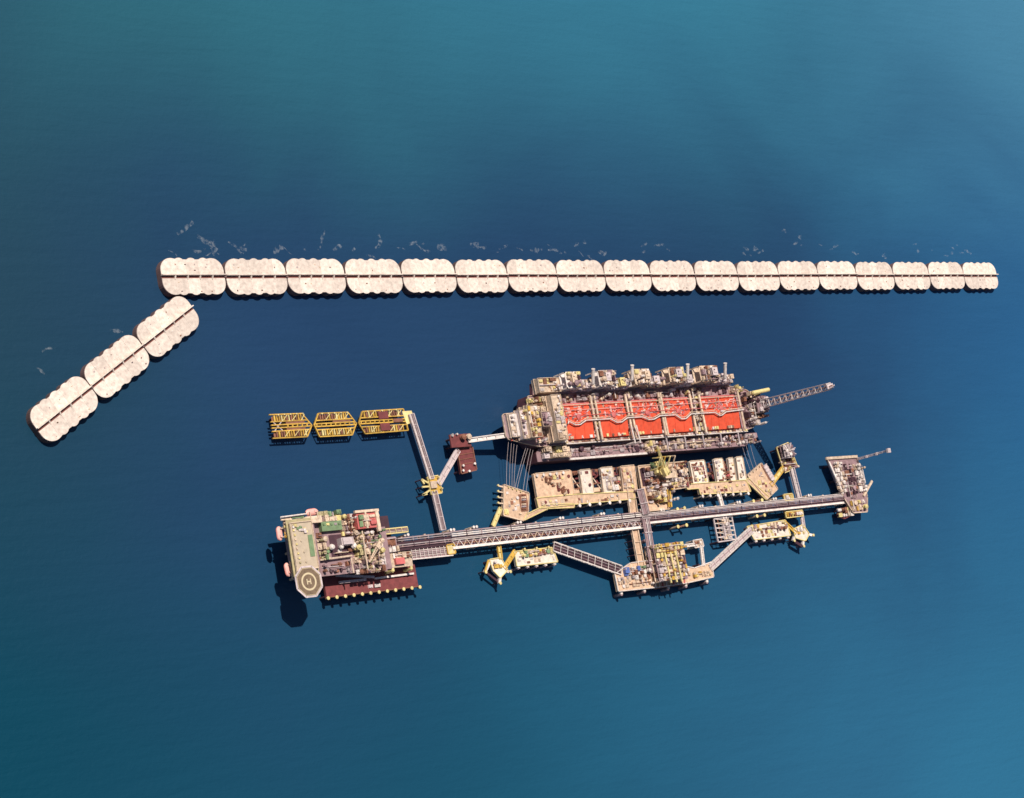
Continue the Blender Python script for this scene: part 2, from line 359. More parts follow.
# ------------------------------------------------------------------ breakwater caissons
ZC = 6.0
def outline():
    pts = []
    def arc(cx, cy, r, a0, a1, k):
        for i in range(k + 1):
            a = math.radians(a0 + (a1 - a0) * i / k); pts.append((cx + r * math.cos(a), cy + r * math.sin(a)))
    arc(17.6, 4.6, 9.4, 0, 100, 9)
    for cx in (10.4, 0, -10.4): arc(cx, 8.9, 5.35, 56 if cx == 10.4 else 49, 124 if cx == -10.4 else 131, 8)
    arc(-17.6, 4.6, 9.4, 80, 180, 9)
    pts2 = [(-x, -y) for x, y in pts]
    return pts + pts2
OUT = outline()
def clip(poly, axis, v, keep_less):
    res = []
    for i in range(len(poly)):
        a, b = poly[i], poly[(i + 1) % len(poly)]
        ia = (a[axis] <= v) == keep_less; ib = (b[axis] <= v) == keep_less
        if ia: res.append(a)
        if ia != ib:
            t = (v - a[axis]) / (b[axis] - a[axis]); res.append((a[0] + (b[0] - a[0]) * t, a[1] + (b[1] - a[1]) * t))
    return res
share('caisson_body', MB().prism(OUT, -9, ZC))
inner = [(x * .995, y * .99) for x, y in OUT]
cuts = [-27, -16, -5.3, 5.3, 16, 27]
for sgn, nm in ((1, 'n'), (-1, 's')):
    for i in range(5):
        q = clip(clip(inner, 0, cuts[i] + .035, False), 0, cuts[i + 1] - .035, True)
        q = clip(q, 1, 1.3 if sgn > 0 else -1.5, sgn < 0)
        share('slab_%s%d' % (nm, i), MB().prism(q, ZC - .02, ZC + .62))
share('wave_wall', MB().box(-27.2, 27.2, .55, 1.28, ZC - .02, ZC + 2.8))
share('channel_floor', MB().box(-26.6, 26.6, -1.48, .53, ZC - .02, ZC + .12))
m = MB(); m.add([(-.45, .6, ZC + 2.4), (.45, .6, ZC + 2.4), (-.45, .6, ZC + .1), (.45, .6, ZC + .1), (-.45, -2.4, ZC + .1), (.45, -2.4, ZC + .1), (-.45, -2.4, ZC + .9), (.45, -2.4, ZC + .9)],
              [(0, 1, 7, 6), (6, 7, 5, 4), (4, 5, 3, 2), (2, 3, 1, 0), (0, 6, 4, 2), (1, 3, 5, 7)]); share('buttress', m)
share('hatch', MB().box(-.8, .8, -.7, .7, ZC + .6, ZC + .95))
share('caisson_link', MB().box(-.9, .9, -1.2, 1.2, ZC - 2, ZC + 1.4))
ORD = 'first second third fourth fifth sixth seventh eighth ninth tenth eleventh twelfth thirteenth fourteenth fifteenth sixteenth seventeenth eighteenth'.split()
def caisson(x, y, rz, label, seed, link=True, buttmat='caisson_concrete', half=False):
    rn = random.Random(seed)
    root = thing('breakwater_caisson', label, 'breakwater', (x, y, 0), 'concrete breakwater caissons')
    jx, jy = rn.uniform(-.25, .25), rn.uniform(-.35, .35)
    root.location = (x + jx, y + jy, 0); root.rotation_euler = (0, 0, rz + rn.uniform(-.004, .004)); ORG[root.name] = Vector()
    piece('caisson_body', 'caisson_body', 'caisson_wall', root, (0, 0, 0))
    for nm in 'ns':
        for i in range(5): piece('deck_slab', 'slab_%s%d' % (nm, i), 'caisson_concrete', root, (0, 0, rn.uniform(-.03, .03)))
    piece('wave_wall', 'wave_wall', 'caisson_concrete', root, (0, 0, 0))
    piece('service_channel', 'channel_floor', 'channel', root, (0, 0, 0))
    for bx in (-16, -5.3, 5.3, 16): piece('buttress', 'buttress', 'caisson_concrete', root, (bx, 0, 0))
    for i in range(10):
        piece('hatch', 'hatch', rn.choice(['rust_brown', 'cream_paint', 'caisson_wall', 'grey_steel', 'white_paint']), root, (rn.uniform(-22, 22), rn.choice([-4.5, -6, -10.8, -11.3, -11.5, 4.5, 9.0, 7]), .3), (0, 0, 0), (rn.uniform(.3, .9), rn.uniform(.3, .8), .95))
    if link: piece('link_slab', 'caisson_link', 'caisson_wall', root, (27.4, 0, 0))
for i in range(18):
    last = i == 17
    lab = 'pale concrete breakwater caisson, %s in the long row counted from the bend' % ORD[i]
    if last: lab = 'pale concrete breakwater caisson closing the long row at its free end'
    caisson(55 * i + 27.5, 0, 0, lab, 100 + i, not last)
TH = 0.5496; OX, OY = -24.25, -51.62
for k, (s, lab) in enumerate(((27.3, 'pale concrete caisson of the short angled arm, next to the bend'), (-27.5, 'pale concrete caisson in the middle of the short angled arm'), (-82.3, 'pale concrete caisson at the free tip of the short angled arm'))):
    caisson(OX + math.cos(TH) * s, OY + math.sin(TH) * s, TH, lab, 300 + k, k > 0)

# ------------------------------------------------------------------ yellow framed dolphins
def dolphin_frame(label, poly, z, style):
    pts = [P(x, y, z) for x, y in poly]; c = sum(pts, Vector()) / len(pts)
    root = thing('dolphin_frame', label, 'platform', (c.x, c.y, 0), 'yellow framed mooring dolphins')
    for i in range(len(pts)):
        if style == 'open' and i == len(pts) - 1: continue
        MB().bar(pts[i], pts[(i + 1) % len(pts)], .8, 1.4).build('rim_beam', 'gold_paint', root)
    x0 = min(p.x for p in pts); x1 = max(p.x for p in pts); y0 = min(p.y for p in pts); y1 = max(p.y for p in pts)
    H = y1 - y0; poly2 = [(p.x, p.y) for p in pts]
    def span(yy):
        xs = []
        for i in range(len(poly2)):
            a, b = poly2[i], poly2[(i + 1) % len(poly2)]
            if (a[1] - yy) * (b[1] - yy) < 0: xs.append(a[0] + (b[0] - a[0]) * (yy - a[1]) / (b[1] - a[1]))
        return (min(xs) + .4, max(xs) - .4) if len(xs) > 1 else (x0, x1)
    for f in (.30, .44, .56, .70):
        yy = y0 + H * f; a, b = span(yy); MB().bar((a, yy, z), (b, yy, z), .9, 1.4).build('girder', 'gold_paint', root)
    k = int((x1 - x0) / 2.1)
    rn = random.Random(int(x0))
    for i in range(1, k):
        x = x0 + (x1 - x0) * i / k
        for lo, hi in ((.05, .30), (.70, .95)):
            ya, yb = y0 + H * lo, y0 + H * hi
            s0, s1 = span((ya + yb) / 2)
            if not (s0 + 2 < x < s1 - 2): continue
            if i % 4 == 1: MB().bar((x, ya, z + .7), (min(x + 5, s1), yb, z + .7), .5, .5).build('diagonal_brace', 'pale_yellow', root)
            MB().bar((x, ya, z + .2), (x, yb, z + .2), rn.uniform(.5, 1.3), 1.2).build('rib', rn.choice(['gold_paint', 'gold_paint', 'yellow_paint', 'pale_yellow', 'rust_brown', 'rust_brown']), root)
        if i % 2 == 1 and not (style == 'open' and i < k * .4): MB().bar((x, y0 + H * .44, z + .3), (x, y0 + H * .56, z + .3), .8, 1).build('tie_beam', 'gold_paint', root)
    for lo, hi in ((.08, .28), (.72, .92)):
        a, b = span(y0 + H * (lo + hi) / 2); MB().box(a + 2, b - 2, y0 + H * lo, y0 + H * hi, z - 1.4, z - 1.1).build('grating', 'rust_brown', root)
    if style == 'open':
        for (fa, fb) in (((.02, .32), (.2, .68)), ((.02, .68), (.2, .32))): MB().bar((x0 + 40 * fa[0] + 2, y0 + H * fa[1], z + .2), (x0 + 40 * fb[0] + 2, y0 + H * fb[1], z + .2), .6, .6).build('cross_brace', 'pale_steel', root)
        a, b = x0 + (x1 - x0) * .38, x1 - 6
        MB().box(a, b, y0 + H * .57, y0 + H * .69, z - .2, z + .3).build('deck_plate', 'rust_brown', root); MB().box(a, b, y0 + H * .31, y0 + H * .43, z - .2, z + .3).build('deck_plate', 'rust_brown', root)
    elif style == 'mid':
        MB().box(x0 + (x1 - x0) * .45, x1 - 5, y0 + H * .57, y0 + H * .69, z - .2, z + .3).build('deck_plate', 'rust_brown', root)
    else:
        for lo, hi in ((.08, .40), (.60, .92)): MB().box(x0 + (x1 - x0) * .42, x0 + (x1 - x0) * .62, y0 + H * lo, y0 + H * hi, z + .8, z + 1.6).build('deck_plate', 'maroon_deck', root)
        pc = [P(x, y, z + .9) for x, y in ((402, 411.3), (411.5, 410.6), (415.5, 421), (407, 424.5))]; MB().prism([(a.x, a.y) for a in pc], z + .2, z + .9).build('corner_deck', 'pale_yellow', root); e = pc[2]; piece('pile', 'pile', 'dark_steel', root, (e.x - 2, e.y + 2, -12), (0, 0, 0), (1.6, 1.6, 12 + z + .3))
        MB().box(x1 - 13, x1 - 4, y0 + H * .42, y0 + H * .58, z + .6, z + 1.2).build('deck_plate', 'rust_brown', root)
    for p in inset(pts, .72): piece('pile', 'pile', 'dark_steel', root, (p.x, p.y, -12), (0, 0, 0), (2.2, 2.2, 12 + z - .6))
    for i in range(5):
        x = x0 + (x1 - x0) * (.2 + .15 * i); piece('bollard', 'bollard', 'pale_yellow', root, (x, y1 - H * .04, z + .75), (0, 0, 0), (1.2, 1.2, 1.2))
    return root
dolphin_frame('yellow steel dolphin frame at the free end of its row, open bay with crossed braces', [(269, 414.8), (301.5, 413.6), (311.5, 425.5), (307, 436.8), (272.5, 438.4)], 8, 'open')
dolphin_frame('yellow steel dolphin frame with pointed ends in the middle of its row', [(318, 413.5), (347.5, 412.3), (356, 423.6), (352, 435), (319.5, 436.8), (314, 425.2)], 8, 'mid')
dolphin_frame('yellow steel dolphin frame with two maroon deck plates, joined to the footbridge', [(362, 411.6), (403, 409), (407.8, 430.4), (365, 433.8), (358.5, 423.5)], 8, 'end')
cd = None
truss_bridge('footbridge', 'long grey footbridge from the yellow dolphin frames to the small yellow junction platform', (411, 414), (431.5, 479), 5.0, 10.5, 'mauve_steel', 'pale_steel', pipes=3, depth=1.4)
truss_bridge('footbridge', 'grey footbridge from the small yellow junction platform to the pipe trestle', (434, 491), (443, 530), 5.0, 10.5, 'mauve_steel', 'pale_steel', pipes=3, depth=1.4)
truss_bridge('footbridge', 'pale slanting footbridge from the junction platform to the red brown landing', (438.5, 484), (458, 450), 4.4, 10.5, 'pale_steel', 'pale_steel', pipes=1, depth=1.4)

r, pts = platform('junction_platform', 'small yellow junction platform where three footbridges meet', [(427, 477), (438, 475.5), (442, 493), (431, 495)], 10, 'yellow_paint', 1.4, 'dark_steel', .8, 'pale_yellow')
for px in ((428, 480), (437, 478), (440, 489), (432, 492)):
    q = P(*px, 10); piece('light_post', 'pile', 'pale_yellow', r, (q.x, q.y, 9.9), (0, 0, 0), (1.1, 1.1, 3.5))
for a, b in (((421.5, 479.5), (428, 483)), ((422, 487), (429, 486.5)), ((422.5, 495), (430, 490)), ((421.5, 480), (424, 484)), ((422.5, 495), (427, 494))): MB().bar(P(*a, 9.5), P(*b, 9.5), 1.3, 1.3).build('outrigger', 'pale_yellow', r)
for px in ((421.5, 479.5), (422, 487), (422.5, 495)):
    q = P(*px, 9); piece('pile', 'pile', 'dark_steel', r, (q.x + .6, q.y, -12), (0, 0, 0), (1.0, 1.0, 20.8))
b = WR(431, 481, 437, 488, 12); MB().box(b[0], b[2], b[1], b[3], 9.9, 12).build('equipment_cabin', 'cream_paint', r)

r, pts = platform('landing_platform', 'red brown landing platform with round bollards under the white gangway', [(457, 449), (472, 446.5), (476.5, 470), (461, 474)], 10, 'maroon_deck', 2, 'dark_steel', 1.0, 'rust_brown')
rr = WR(450.5, 434, 470.5, 447, 14); MB().box(rr[0], rr[2], rr[1], rr[3], 12.6, 14).build('upper_deck', 'maroon_deck', r)
for px in ((457, 437), (467, 437), (467, 445), (457, 445)):
    q = P(*px, 14); piece('pile', 'pile', 'dark_steel', r, (q.x, q.y, -12), (0, 0, 0), (1.8, 1.8, 24.7))
fill(r, WR(458, 434, 470, 441, 14), 13.98, 11, 4.5, (1.5, 3.5), ['cream_paint', 'rust_brown', 'yellow_paint', 'white_paint'])
for px in ((451.5, 436), (451.5, 435), (456, 434.5)):
    q = P(*px, 14); piece('light_post', 'pile', 'white_paint', r, (q.x, q.y, 13.98), (0, 0, 0), (1.6, 1.6, 2))
for px in ((462, 466), (473.5, 464), (468, 471.5), (462, 471)):
    q = P(*px, 10); piece('bollard', 'bollard', 'white_paint', r, (q.x, q.y, 9.98), (0, 0, 0), (2, 2, 2))
for i in range(3):
    a, b2 = P(459.5, 455 + 5 * i, 10), P(473, 452.5 + 5 * i, 10); MB().bar(a + Vector((0, 0, .25)), b2 + Vector((0, 0, .25)), .4, .5).build('deck_rib', 'rust_brown', r)
truss_bridge('gangway', 'white gangway from the red brown landing to the stern of the gas ship', (468, 440.5), (504.5, 435.5), 3.6, (15, 21), 'white_paint', 'white_paint', 1.5)

# ------------------------------------------------------------------ pipe trestles
def trestle(name, label, a0, a1, n_edge, z, width, strips, bent=22, seed=1, rail='white_paint'):
    """long pipe trestle running between two pixel points on its north edge; strips = (kind, from, to) measured south"""
    A, B = P(*a0, z), P(*a1, z); d = (B - A); L = d.length; d.normalize(); s = Vector((d.y, -d.x, 0))
    root = thing(name, label, 'trestle', ((A.x + B.x) / 2, (A.y + B.y) / 2, 0))
    rn = random.Random(seed); up = Vector((0, 0, 1))
    def bar(name, mat, f, zz, w, h): MB().bar(A + s * f + up * zz, B + s * f + up * zz, w, h).build(name, mat, root)
    bar('main_girder', 'mauve_steel', .6, -1.6, .9, 2.4); bar('main_girder', 'mauve_steel', width - .6, -1.6, .9, 2.4)
    for kind, f0, f1 in strips:
        w = f1 - f0; mid = (f0 + f1) / 2
        if kind == 'walk':
            bar('walkway', 'grey_steel', mid, 0, w, .3); bar('handrail', rail, f0 + .25, .65, .4, 1); bar('handrail', rail, f1 - .25, .65, .4, 1)
        if kind == 'edge':
            bar('edge_walkway', rail, mid, .1, w, .4); bar('handrail', rail, f1 - .15, .8, .3, 1)
        if kind == 'pipes':
            k = int(w / 1.25)
            for i in range(k): bar('pipe', rn.choice(['pale_steel', 'grey_steel', 'pale_steel', 'mauve_steel', 'white_paint', 'cream_paint']), f0 + w * (i + .5) / k, .5 + rn.uniform(0, .5), rn.uniform(.5, .95), .8)
        if kind == 'tray': bar('cable_tray', 'dark_steel', mid, -.3, w, .4)
        if kind == 'lattice':
            bar('lower_pipe', 'mauve_steel', f0 + w * .25, -.9, .9, .9); bar('lower_pipe', 'rust_brown', f0 + w * .55, -.9, .8, .8); bar('lower_pipe', 'dark_steel', f0 + w * .8, -.9, .8, .8)
            k = int(L / 3.6)
            for i in range(k):
                p = A + d * (L * i / k) + s * f0; q = A + d * (L * (i + .9) / k) + s * f1
                if i % 2: p, q = A + d * (L * i / k) + s * f1, A + d * (L * (i + .9) / k) + s * f0
                MB().bar(p + up * .2, q + up * .2, .5, .5).build('diagonal_brace', rn.choice(['pale_steel', 'white_paint', 'cream_paint']), root)
                if rn.random() < .35:
                    c = A + d * (L * (i + .5) / k) + s * (mid + rn.uniform(-1.5, 1.5)); piece('valve_box', 'skid', rn.choice(['cream_paint', 'white_paint', 'pale_steel', 'rust_brown']), root, c - up * .6, (0, 0, math.atan2(d.y, d.x)), (rn.uniform(1.5, 3), rn.uniform(1.2, 2), 1.8))
    k = int(L / 7.5)
    for i in range(k + 1):
        p = A + d * (L * i / k)
        MB().bar(p + s * .3 - up * 1.0, p + s * (width - .3) - up * 1.0, .7, .9).build('cross_beam', 'mauve_steel', root)
        if i % 2 == 0:
            for kind, f0, f1 in strips:
                if kind == 'pipes': MB().bar(p + s * f0 + up * 1.35, p + s * f1 + up * 1.35, .6, .4).build('pipe_clamp', rn.choice(['grey_steel', 'dark_steel', 'mauve_steel']), root)
    k = max(1, int(L / bent))
    for i in range(k + 1):
        p = A + d * (L * (i + .0) / k)
        MB().bar(p + s * -.8 - up * 3.1, p + s * (width + .8) - up * 3.1, 1.6, 1.2).build('pile_cap', 'cream_paint', root)
        for f in (.6, width - .6):
            q = p + s * f; piece('pile', 'pile', 'cream_paint', root, (q.x, q.y, -12), (0, 0, 0), (1.7, 1.7, 12 + z - 3.6))
        if i % 2 == 1:
            for e in (2.0, 5.0):
                q = p + d * e - s * 1.4; piece('pile_head', 'bollard', 'white_paint', root, (q.x, q.y, z - 3.2), (0, 0, 0), (2.4, 2.4, 2.6)); MB().bar(q - up * 3.1, q + s * 2 - up * 3.1, .8, .8).build('outrigger', 'cream_paint', root); piece('pile', 'pile', 'cream_paint', root, (q.x, q.y, -12), (0, 0, 0), (1.5, 1.5, 12 + z - 3.2))
    return root, A, B, d, s
trestle('pipe_trestle', 'broad pipe trestle with white lattice edge leading to the pipe crossing', (450, 531.2), (640, 511.5), 0, 11.5, 14.5, [('pipes', .3, 4.6), ('tray', 4.6, 5.8), ('walk', 5.8, 7.6), ('lattice', 7.6, 12.2), ('edge', 12.2, 14.4)], seed=3)
trestle('pipe_trestle', 'twin banded pipe trestle between the living quarters and the broad trestle', (380, 539.5), (449.7, 531.8), 0, 11.5, 10.4, [('pipes', .2, 3.4), ('tray', 3.4, 5.2), ('pipes', 5.2, 8.2), ('tray', 8.2, 10.2)], seed=8)
trestle('pipe_trestle', 'narrow pipe trestle with twin walkways running out to the flare end platform', (640.5, 513.5), (842, 493.5), 0, 11.5, 9.6, [('walk', .2, 2.2), ('pipes', 2.2, 6.2), ('tray', 6.2, 7.6), ('edge', 7.6, 9.5)], seed=4)
truss_bridge('access_bridge', 'pale lattice access bridge under the broad trestle beside the living quarters', (411, 554), (451.5, 550), 9.5, 10, 'mauve_steel', 'white_paint', 2, pipes=4, bay=2.2)
r, _ = platform('end_dolphin', 'small yellow pile dolphin where the pale access bridge meets the broad trestle', [(446, 545), (453.5, 544), (455.5, 553.5), (448, 554.5)], 11, 'pale_yellow', 1.5, 'pale_yellow', .8, 'yellow_paint')
truss_bridge('access_bridge', 'short cream service bridge behind the head of the broad trestle', (383, 532), (407, 529.5), 4.2, 13, 'cream_paint', 'pale_yellow', 2, pipes=2, bay=3)
# crossing: pipes running north and south over the trestle
def cross_pipes(name, label, a, b, w, z, mats, seed, walk=None):
    A, B = P(*a, z), P(*b, z); d = (B - A); L = d.length; d.normalize(); s = Vector((d.y, -d.x, 0)); up = Vector((0, 0, 1))
    root = thing(name, label, 'pipes', ((A.x + B.x) / 2, (A.y + B.y) / 2, 0)); rn = random.Random(seed)
    k = int(w / 1.5)
    for i in range(k):
        f = -w / 2 + w * (i + .5) / k; zz = rn.uniform(0, .9)
        MB().tube(A + s * f + up * zz, B + s * f + up * zz, rn.uniform(.35, .6), 8).build('pipe', rn.choice(mats), root)
    for i in range(int(L / 6) + 1):
        p = A + d * min(L - .4, i * 6 + .4); MB().bar(p - s * (w / 2 + .3) - up * .8, p + s * (w / 2 + .3) - up * .8, .8, .7).build('pipe_support', 'mauve_steel', root)
        if i % 2 == 0: MB().bar(p - s * (w / 2) + up * 1.7, p + s * (w / 2) + up * 1.7, .6, .4).build('pipe_clamp', 'pale_steel', root)
    for i in range(int(L / 18) + 1):
        for f in (-w / 2 + .6, w / 2 - .6):
            q = A + d * min(L - 1, i * 18 + 1) + s * f; piece('pile', 'pile', 'mauve_steel', root, (q.x, q.y, -12), (0, 0, 0), (1.3, 1.3, 12 + z - .7))
    return root
cross_pipes('pipe_crossing', 'mauve bundle of pipes bridging from the loading platform over the trestle', (639.5, 489), (646, 514), 9, 14, ['mauve_steel', 'grey_steel', 'pale_steel', 'mauve_steel'], 5)
cross_pipes('pipe_crossing', 'mauve bundle of pipes running from the trestle down to the carrier loading platform', (645, 518), (654, 573), 9, 14, ['mauve_steel', 'grey_steel', 'pale_steel', 'mauve_steel', 'white_paint'], 6)
r = truss_bridge('access_bridge', 'cream roadway bridge beside the mauve pipes leading to the carrier loading platform', (634.5, 530), (641, 566), 7.5, 10.2, 'deck_concrete', 'cream_paint', 1.6, bay=5)
for i in range(5):
    q = P(630.5 + 1.3 * i, 534 + 7 * i, 9); piece('fender_pile', 'pile', 'dark_steel', r, (q.x, q.y, -12), (0, 0, 0), (.9, .9, 21)); MB().bar(q - Vector((0, 0, .5)), q + Vector((3.5, 0, -.5)), .7, .7).build('outrigger', 'rust_brown', r)
truss_bridge('access_bridge', 'cream roadway bridge from the trestle to the north berth deck', (629.5, 482), (633.5, 514), 9, 10.3, 'deck_concrete', 'cream_paint', 1.4, bay=6)

# ------------------------------------------------------------------ north berth decks beside the gas ship
ZB = 10.0
r, pts = platform('mooring_dolphin', 'tan concrete mooring dolphin with hooks at the stern lines', [(503.5, 484.5), (528.8, 493), (527.6, 514.5), (523.5, 521), (503, 515.5)], ZB, 'deck_concrete', 2.4)
q = WR(519.5, 494, 527.5, 511.5, ZB); MB().box(q[0], q[2], q[1], q[3], ZB - .02, ZB + .45).build('deck_plate', 'rust_brown', r)
for i in range(7):
    a = P(520.5, 495.5 + 2.3 * i, ZB); piece('mooring_winch', 'skid', ['rust_brown', 'cream_paint', 'grey_steel'][i % 3], r, (a.x + 3, a.y, ZB + .43), (0, 0, 0), (5, 1.4, 1.5))
for i in range(4):
    a, b = P(503.6, 487 + 5.5 * i, ZB), P(497.5, 485.5 + 5.8 * i, ZB); MB().bar(a - Vector((0, 0, .6)), b - Vector((0, 0, .6)), 1.1, 1.1).build('hook_arm', 'cream_paint', r)
    piece('mooring_hook', 'bollard', 'pale_yellow', r, (b.x, b.y, ZB - .4), (0, 0, 0), (1.8, 1.8, 1.4))
for i in range(4):
    a = P(508 + 4 * i, 487.5 + 1.4 * i, ZB); piece('mooring_hook', 'bollard', 'pale_yellow', r, (a.x, a.y, ZB - .02), (0, 0, 0), (1.3, 1.3, 1.3))
fill(r, WR(507, 491, 519, 511, ZB), ZB - .02, 57, 3, (.3, .9), ['cream_paint', 'white_paint', 'rust_brown', 'grey_steel'], empty=.65)
fill(r, WR(503.5, 508.5, 509, 515.5, ZB), ZB - .02, 23, 3.6, (1.2, 2.5), ['yellow_paint', 'pale_yellow', 'cream_paint'])
fill(r, WR(514, 513, 522, 518.5, ZB), ZB - .02, 24, 3.6, (1.0, 2.0), ['cream_paint', 'pale_yellow', 'white_paint'], empty=.4)
truss_bridge('footbridge', 'short yellow footbridge from the stern mooring dolphin to the trestle', (500.5, 508), (493, 526), 3, ZB, 'pale_yellow', 'pale_yellow', 1.2, bay=3)
A = [(523.5, 520.5), (548, 508.6), (574, 507.6), (573.8, 503.6), (546.5, 504.4), (526.5, 514)]
r, _ = platform('roadway', 'cream bent roadway linking the stern dolphin with the north berth deck', A, ZB - .1, 'deck_concrete', 1.6, 'cream_paint', .8, 'pale_yellow')

def berth_deck(label, strip, fingers, z=ZB):
    """concrete strip with finger slabs; every slab is a part"""
    all_p = [P(x, y, z) for x, y in strip]; c = sum(all_p, Vector()) / len(all_p)
    root = thing('berth_deck', label, 'platform', (c.x, c.y, 0))
    MB().prism([(p.x, p.y) for p in all_p], z - 2.2, z).build('deck', 'deck_concrete', root)
    edges(root, all_p, z, 'kerb', 'pale_yellow', .6, .8)
    polys = [all_p]
    for f, mat in fingers:
        p = [P(x, y, z) for x, y in f]; polys.append(p)
        MB().prism([(a.x, a.y) for a in p], z - 2.0, z + .06).build('finger_slab', mat, root)
        for i in (0, 1, 2, 3):
            if i == 2: continue
            a, b = p[i], p[(i + 1) % 4]; MB().bar(a.lerp(b, .04) + Vector((0, 0, .45)), a.lerp(b, .96) + Vector((0, 0, .45)), .5, .8).build('kerb', 'cream_paint', root)
    for p in polys:
        ins = inset(p, .76)
        for i in range(len(ins)):
            a, b = ins[i], ins[(i + 1) % len(ins)]
            for k in range(max(1, int((b - a).length / 14))):
                e = a.lerp(b, k / max(1, int((b - a).length / 14))); piece('pile', 'pile', 'dark_steel', root, (e.x, e.y, -12), (0, 0, 0), (2, 2, 12 + z - 1.9))
    return root
r = berth_deck('tan comb shaped north berth deck with square fingers, rusty steelwork on the first', [(538.5, 508.5), (574, 504.5), (634.5, 499), (633.5, 491.5), (573, 494.5), (536, 498)],
               [([(533, 473.8), (570.5, 470), (574, 494.6), (537, 498)], 'deck_concrete'), ([(579, 470), (590, 469), (594, 493.3), (582.5, 494)], 'white_concrete'), ([(600, 467.8), (612, 466.6), (615.5, 492.2), (603.5, 493)], 'white_concrete'), ([(620, 466.3), (634, 465), (637, 491.2), (623, 491.8)], 'deck_concrete')])
rn = random.Random(9)
for i in range(16):
    t = i / 15; q = P(546 + 22 * t + rn.uniform(-2.5, 2.5), 479 + 14 * t + rn.uniform(-3, 3), ZB); piece('mooring_winch', rn.choice(['skid', 'vessel', 'rack']), rn.choice(['rust_brown', 'rust_brown', 'maroon_deck', 'cream_paint']), r, (q.x, q.y, ZB + .05), (0, 0, rn.choice([0, .5, 1.57])), (rn.uniform(3, 5), rn.uniform(1.6, 2.6), rn.uniform(1.5, 3)))
for i in range(5):
    q = P(536 + 6.5 * i, 476 - .7 * i, ZB); piece('fender_post', 'bollard', 'white_paint', r, (q.x, q.y, ZB + .05), (0, 0, 0), (2.6, 2.6, 1.6))
fill(r, WR(540, 500, 552, 506, ZB), ZB - .02, 31, 4, (1, 2.2), ['cream_paint', 'pale_yellow', 'grey_steel'], empty=.4)
for px in (575, 595.5, 616):
    for j in range(4):
        q = P(px + .8 * j + rn.uniform(-1, 1), 473.5 + 5.2 * j - (px - 575) * .08, 7); piece('rusty_fender', rn.choice(['skid', 'rack', 'vessel']), rn.choice(['rust_brown', 'maroon_deck', 'dark_steel', 'pink_red']), r, (q.x, q.y, 5.2), (0, 0, rn.uniform(0, 3)), (rn.uniform(4, 7), rn.uniform(2, 3), rn.uniform(2, 4)))
    a, b = P(px - 3.5, 484, 7.5), P(px + 6, 483, 7.5)
    MB().bar(a, b, 1, 1.2).build('fender_frame', 'rust_brown', r); MB().bar(P(px - 3, 478, 7.5), P(px + 5, 489, 7.5), .9, 1).build('fender_frame', 'cream_paint', r)
    MB().bar(P(px - 4, 490.5, 5.5), P(px + 7, 489.8, 5.5), 3, 1.2).build('fender_frame', 'rust_brown', r); MB().bar(P(px - 4, 474, 5.5), P(px + 7, 473, 5.5), 3, 1.2).build('fender_frame', 'maroon_deck', r)
for px, w_ in ((571.5, 8), (591.5, 8.5), (613, 7)):
    for j, (ya, yb, zz, mt) in enumerate(((489.5, 493.5, 8.4, 'deck_concrete'), (471, 473.5, 6.2, 'rust_brown'))):
        r_ = WR(px + 1.2 * (j == 0), ya - (px - 571) * .09, px + w_, yb - (px - 571) * .09, zz); MB().box(r_[0], r_[2], r_[1], r_[3], zz - 1.2, zz).build('low_shelf', mt, r)
for i in range(6):
    q = P(579 + 10 * i, 505.8 - .95 * i, 10); piece('fender_post', 'bollard', 'white_paint', r, (q.x, q.y, 8.6), (0, 0, 0), (3, 3, 2.4)); piece('pile', 'pile', 'cream_paint', r, (q.x, q.y, -12), (0, 0, 0), (1.6, 1.6, 20.7)); MB().bar(q + Vector((0, -.2, .2)), q + Vector((0, 4, .9)), 1, 1).build('outrigger', 'cream_paint', r)
fill(r, WR(622, 468, 632, 490, ZB), ZB + .04, 37, 5, (.8, 2), ['deck_concrete', 'cream_paint', 'pale_yellow', 'cream_paint'], empty=.45)
fill(r, WR(606, 477, 620, 491, ZB), ZB + .04, 39, 4.5, (.8, 2.2), ['grey_steel', 'white_paint', 'cream_paint', 'rust_brown'], empty=.55)

DECK = ['cream_paint', 'white_paint', 'rust_brown', 'pale_yellow', 'grey_steel', 'maroon_deck']
fill(r, WR(539, 499.5, 572, 506, ZB), ZB - .02, 401, 3.2, (.3, 1.1), DECK, empty=.55)
fill(r, WR(575, 496, 622, 502, ZB), ZB - .02, 402, 3.2, (.3, 1.1), DECK, empty=.6)
fill(r, WR(537, 475, 570, 480, ZB), ZB + .04, 403, 3.2, (.3, 1.2), DECK, empty=.45)
for x0_, x1_, y0_ in ((580, 590, 471), (601, 612, 468.5), (622, 633, 467.5)): fill(r, WR(x0_, y0_, x1_, y0_ + 22, ZB), ZB + .04, x0_, 3.4, (.3, 1.1), DECK, empty=.6)

# central loading platform on the north berth
r, pts = platform('loading_platform', 'crowded tan loading platform with yellow loading crane between the two north berth decks', [(637.5, 466), (684, 461.5), (689, 487), (672, 490), (670, 509), (647, 511.5), (641.5, 490)], ZB, 'deck_concrete', 2.4)
fill(r, WR(672, 463, 686, 488, ZB), ZB - .02, 44, 3.4, (.5, 2.5), DECK, empty=.3)
q = WR(641, 468, 655, 486, ZB); MB().box(q[0], q[2], q[1], q[3], ZB - .02, ZB + .3).build('pit_plate', 'dark_steel', r)
fill(r, WR(648, 478, 674, 503, ZB + 3), ZB - .02, 41, 3.8, (2, 7), STEEL + ['yellow_paint', 'rust_brown', 'cream_paint'], empty=.08)
fill(r, WR(642, 467, 656, 485, ZB), ZB + .28, 42, 4, (1, 4), ['mauve_steel', 'dark_steel', 'rust_brown', 'grey_steel'], empty=.3)
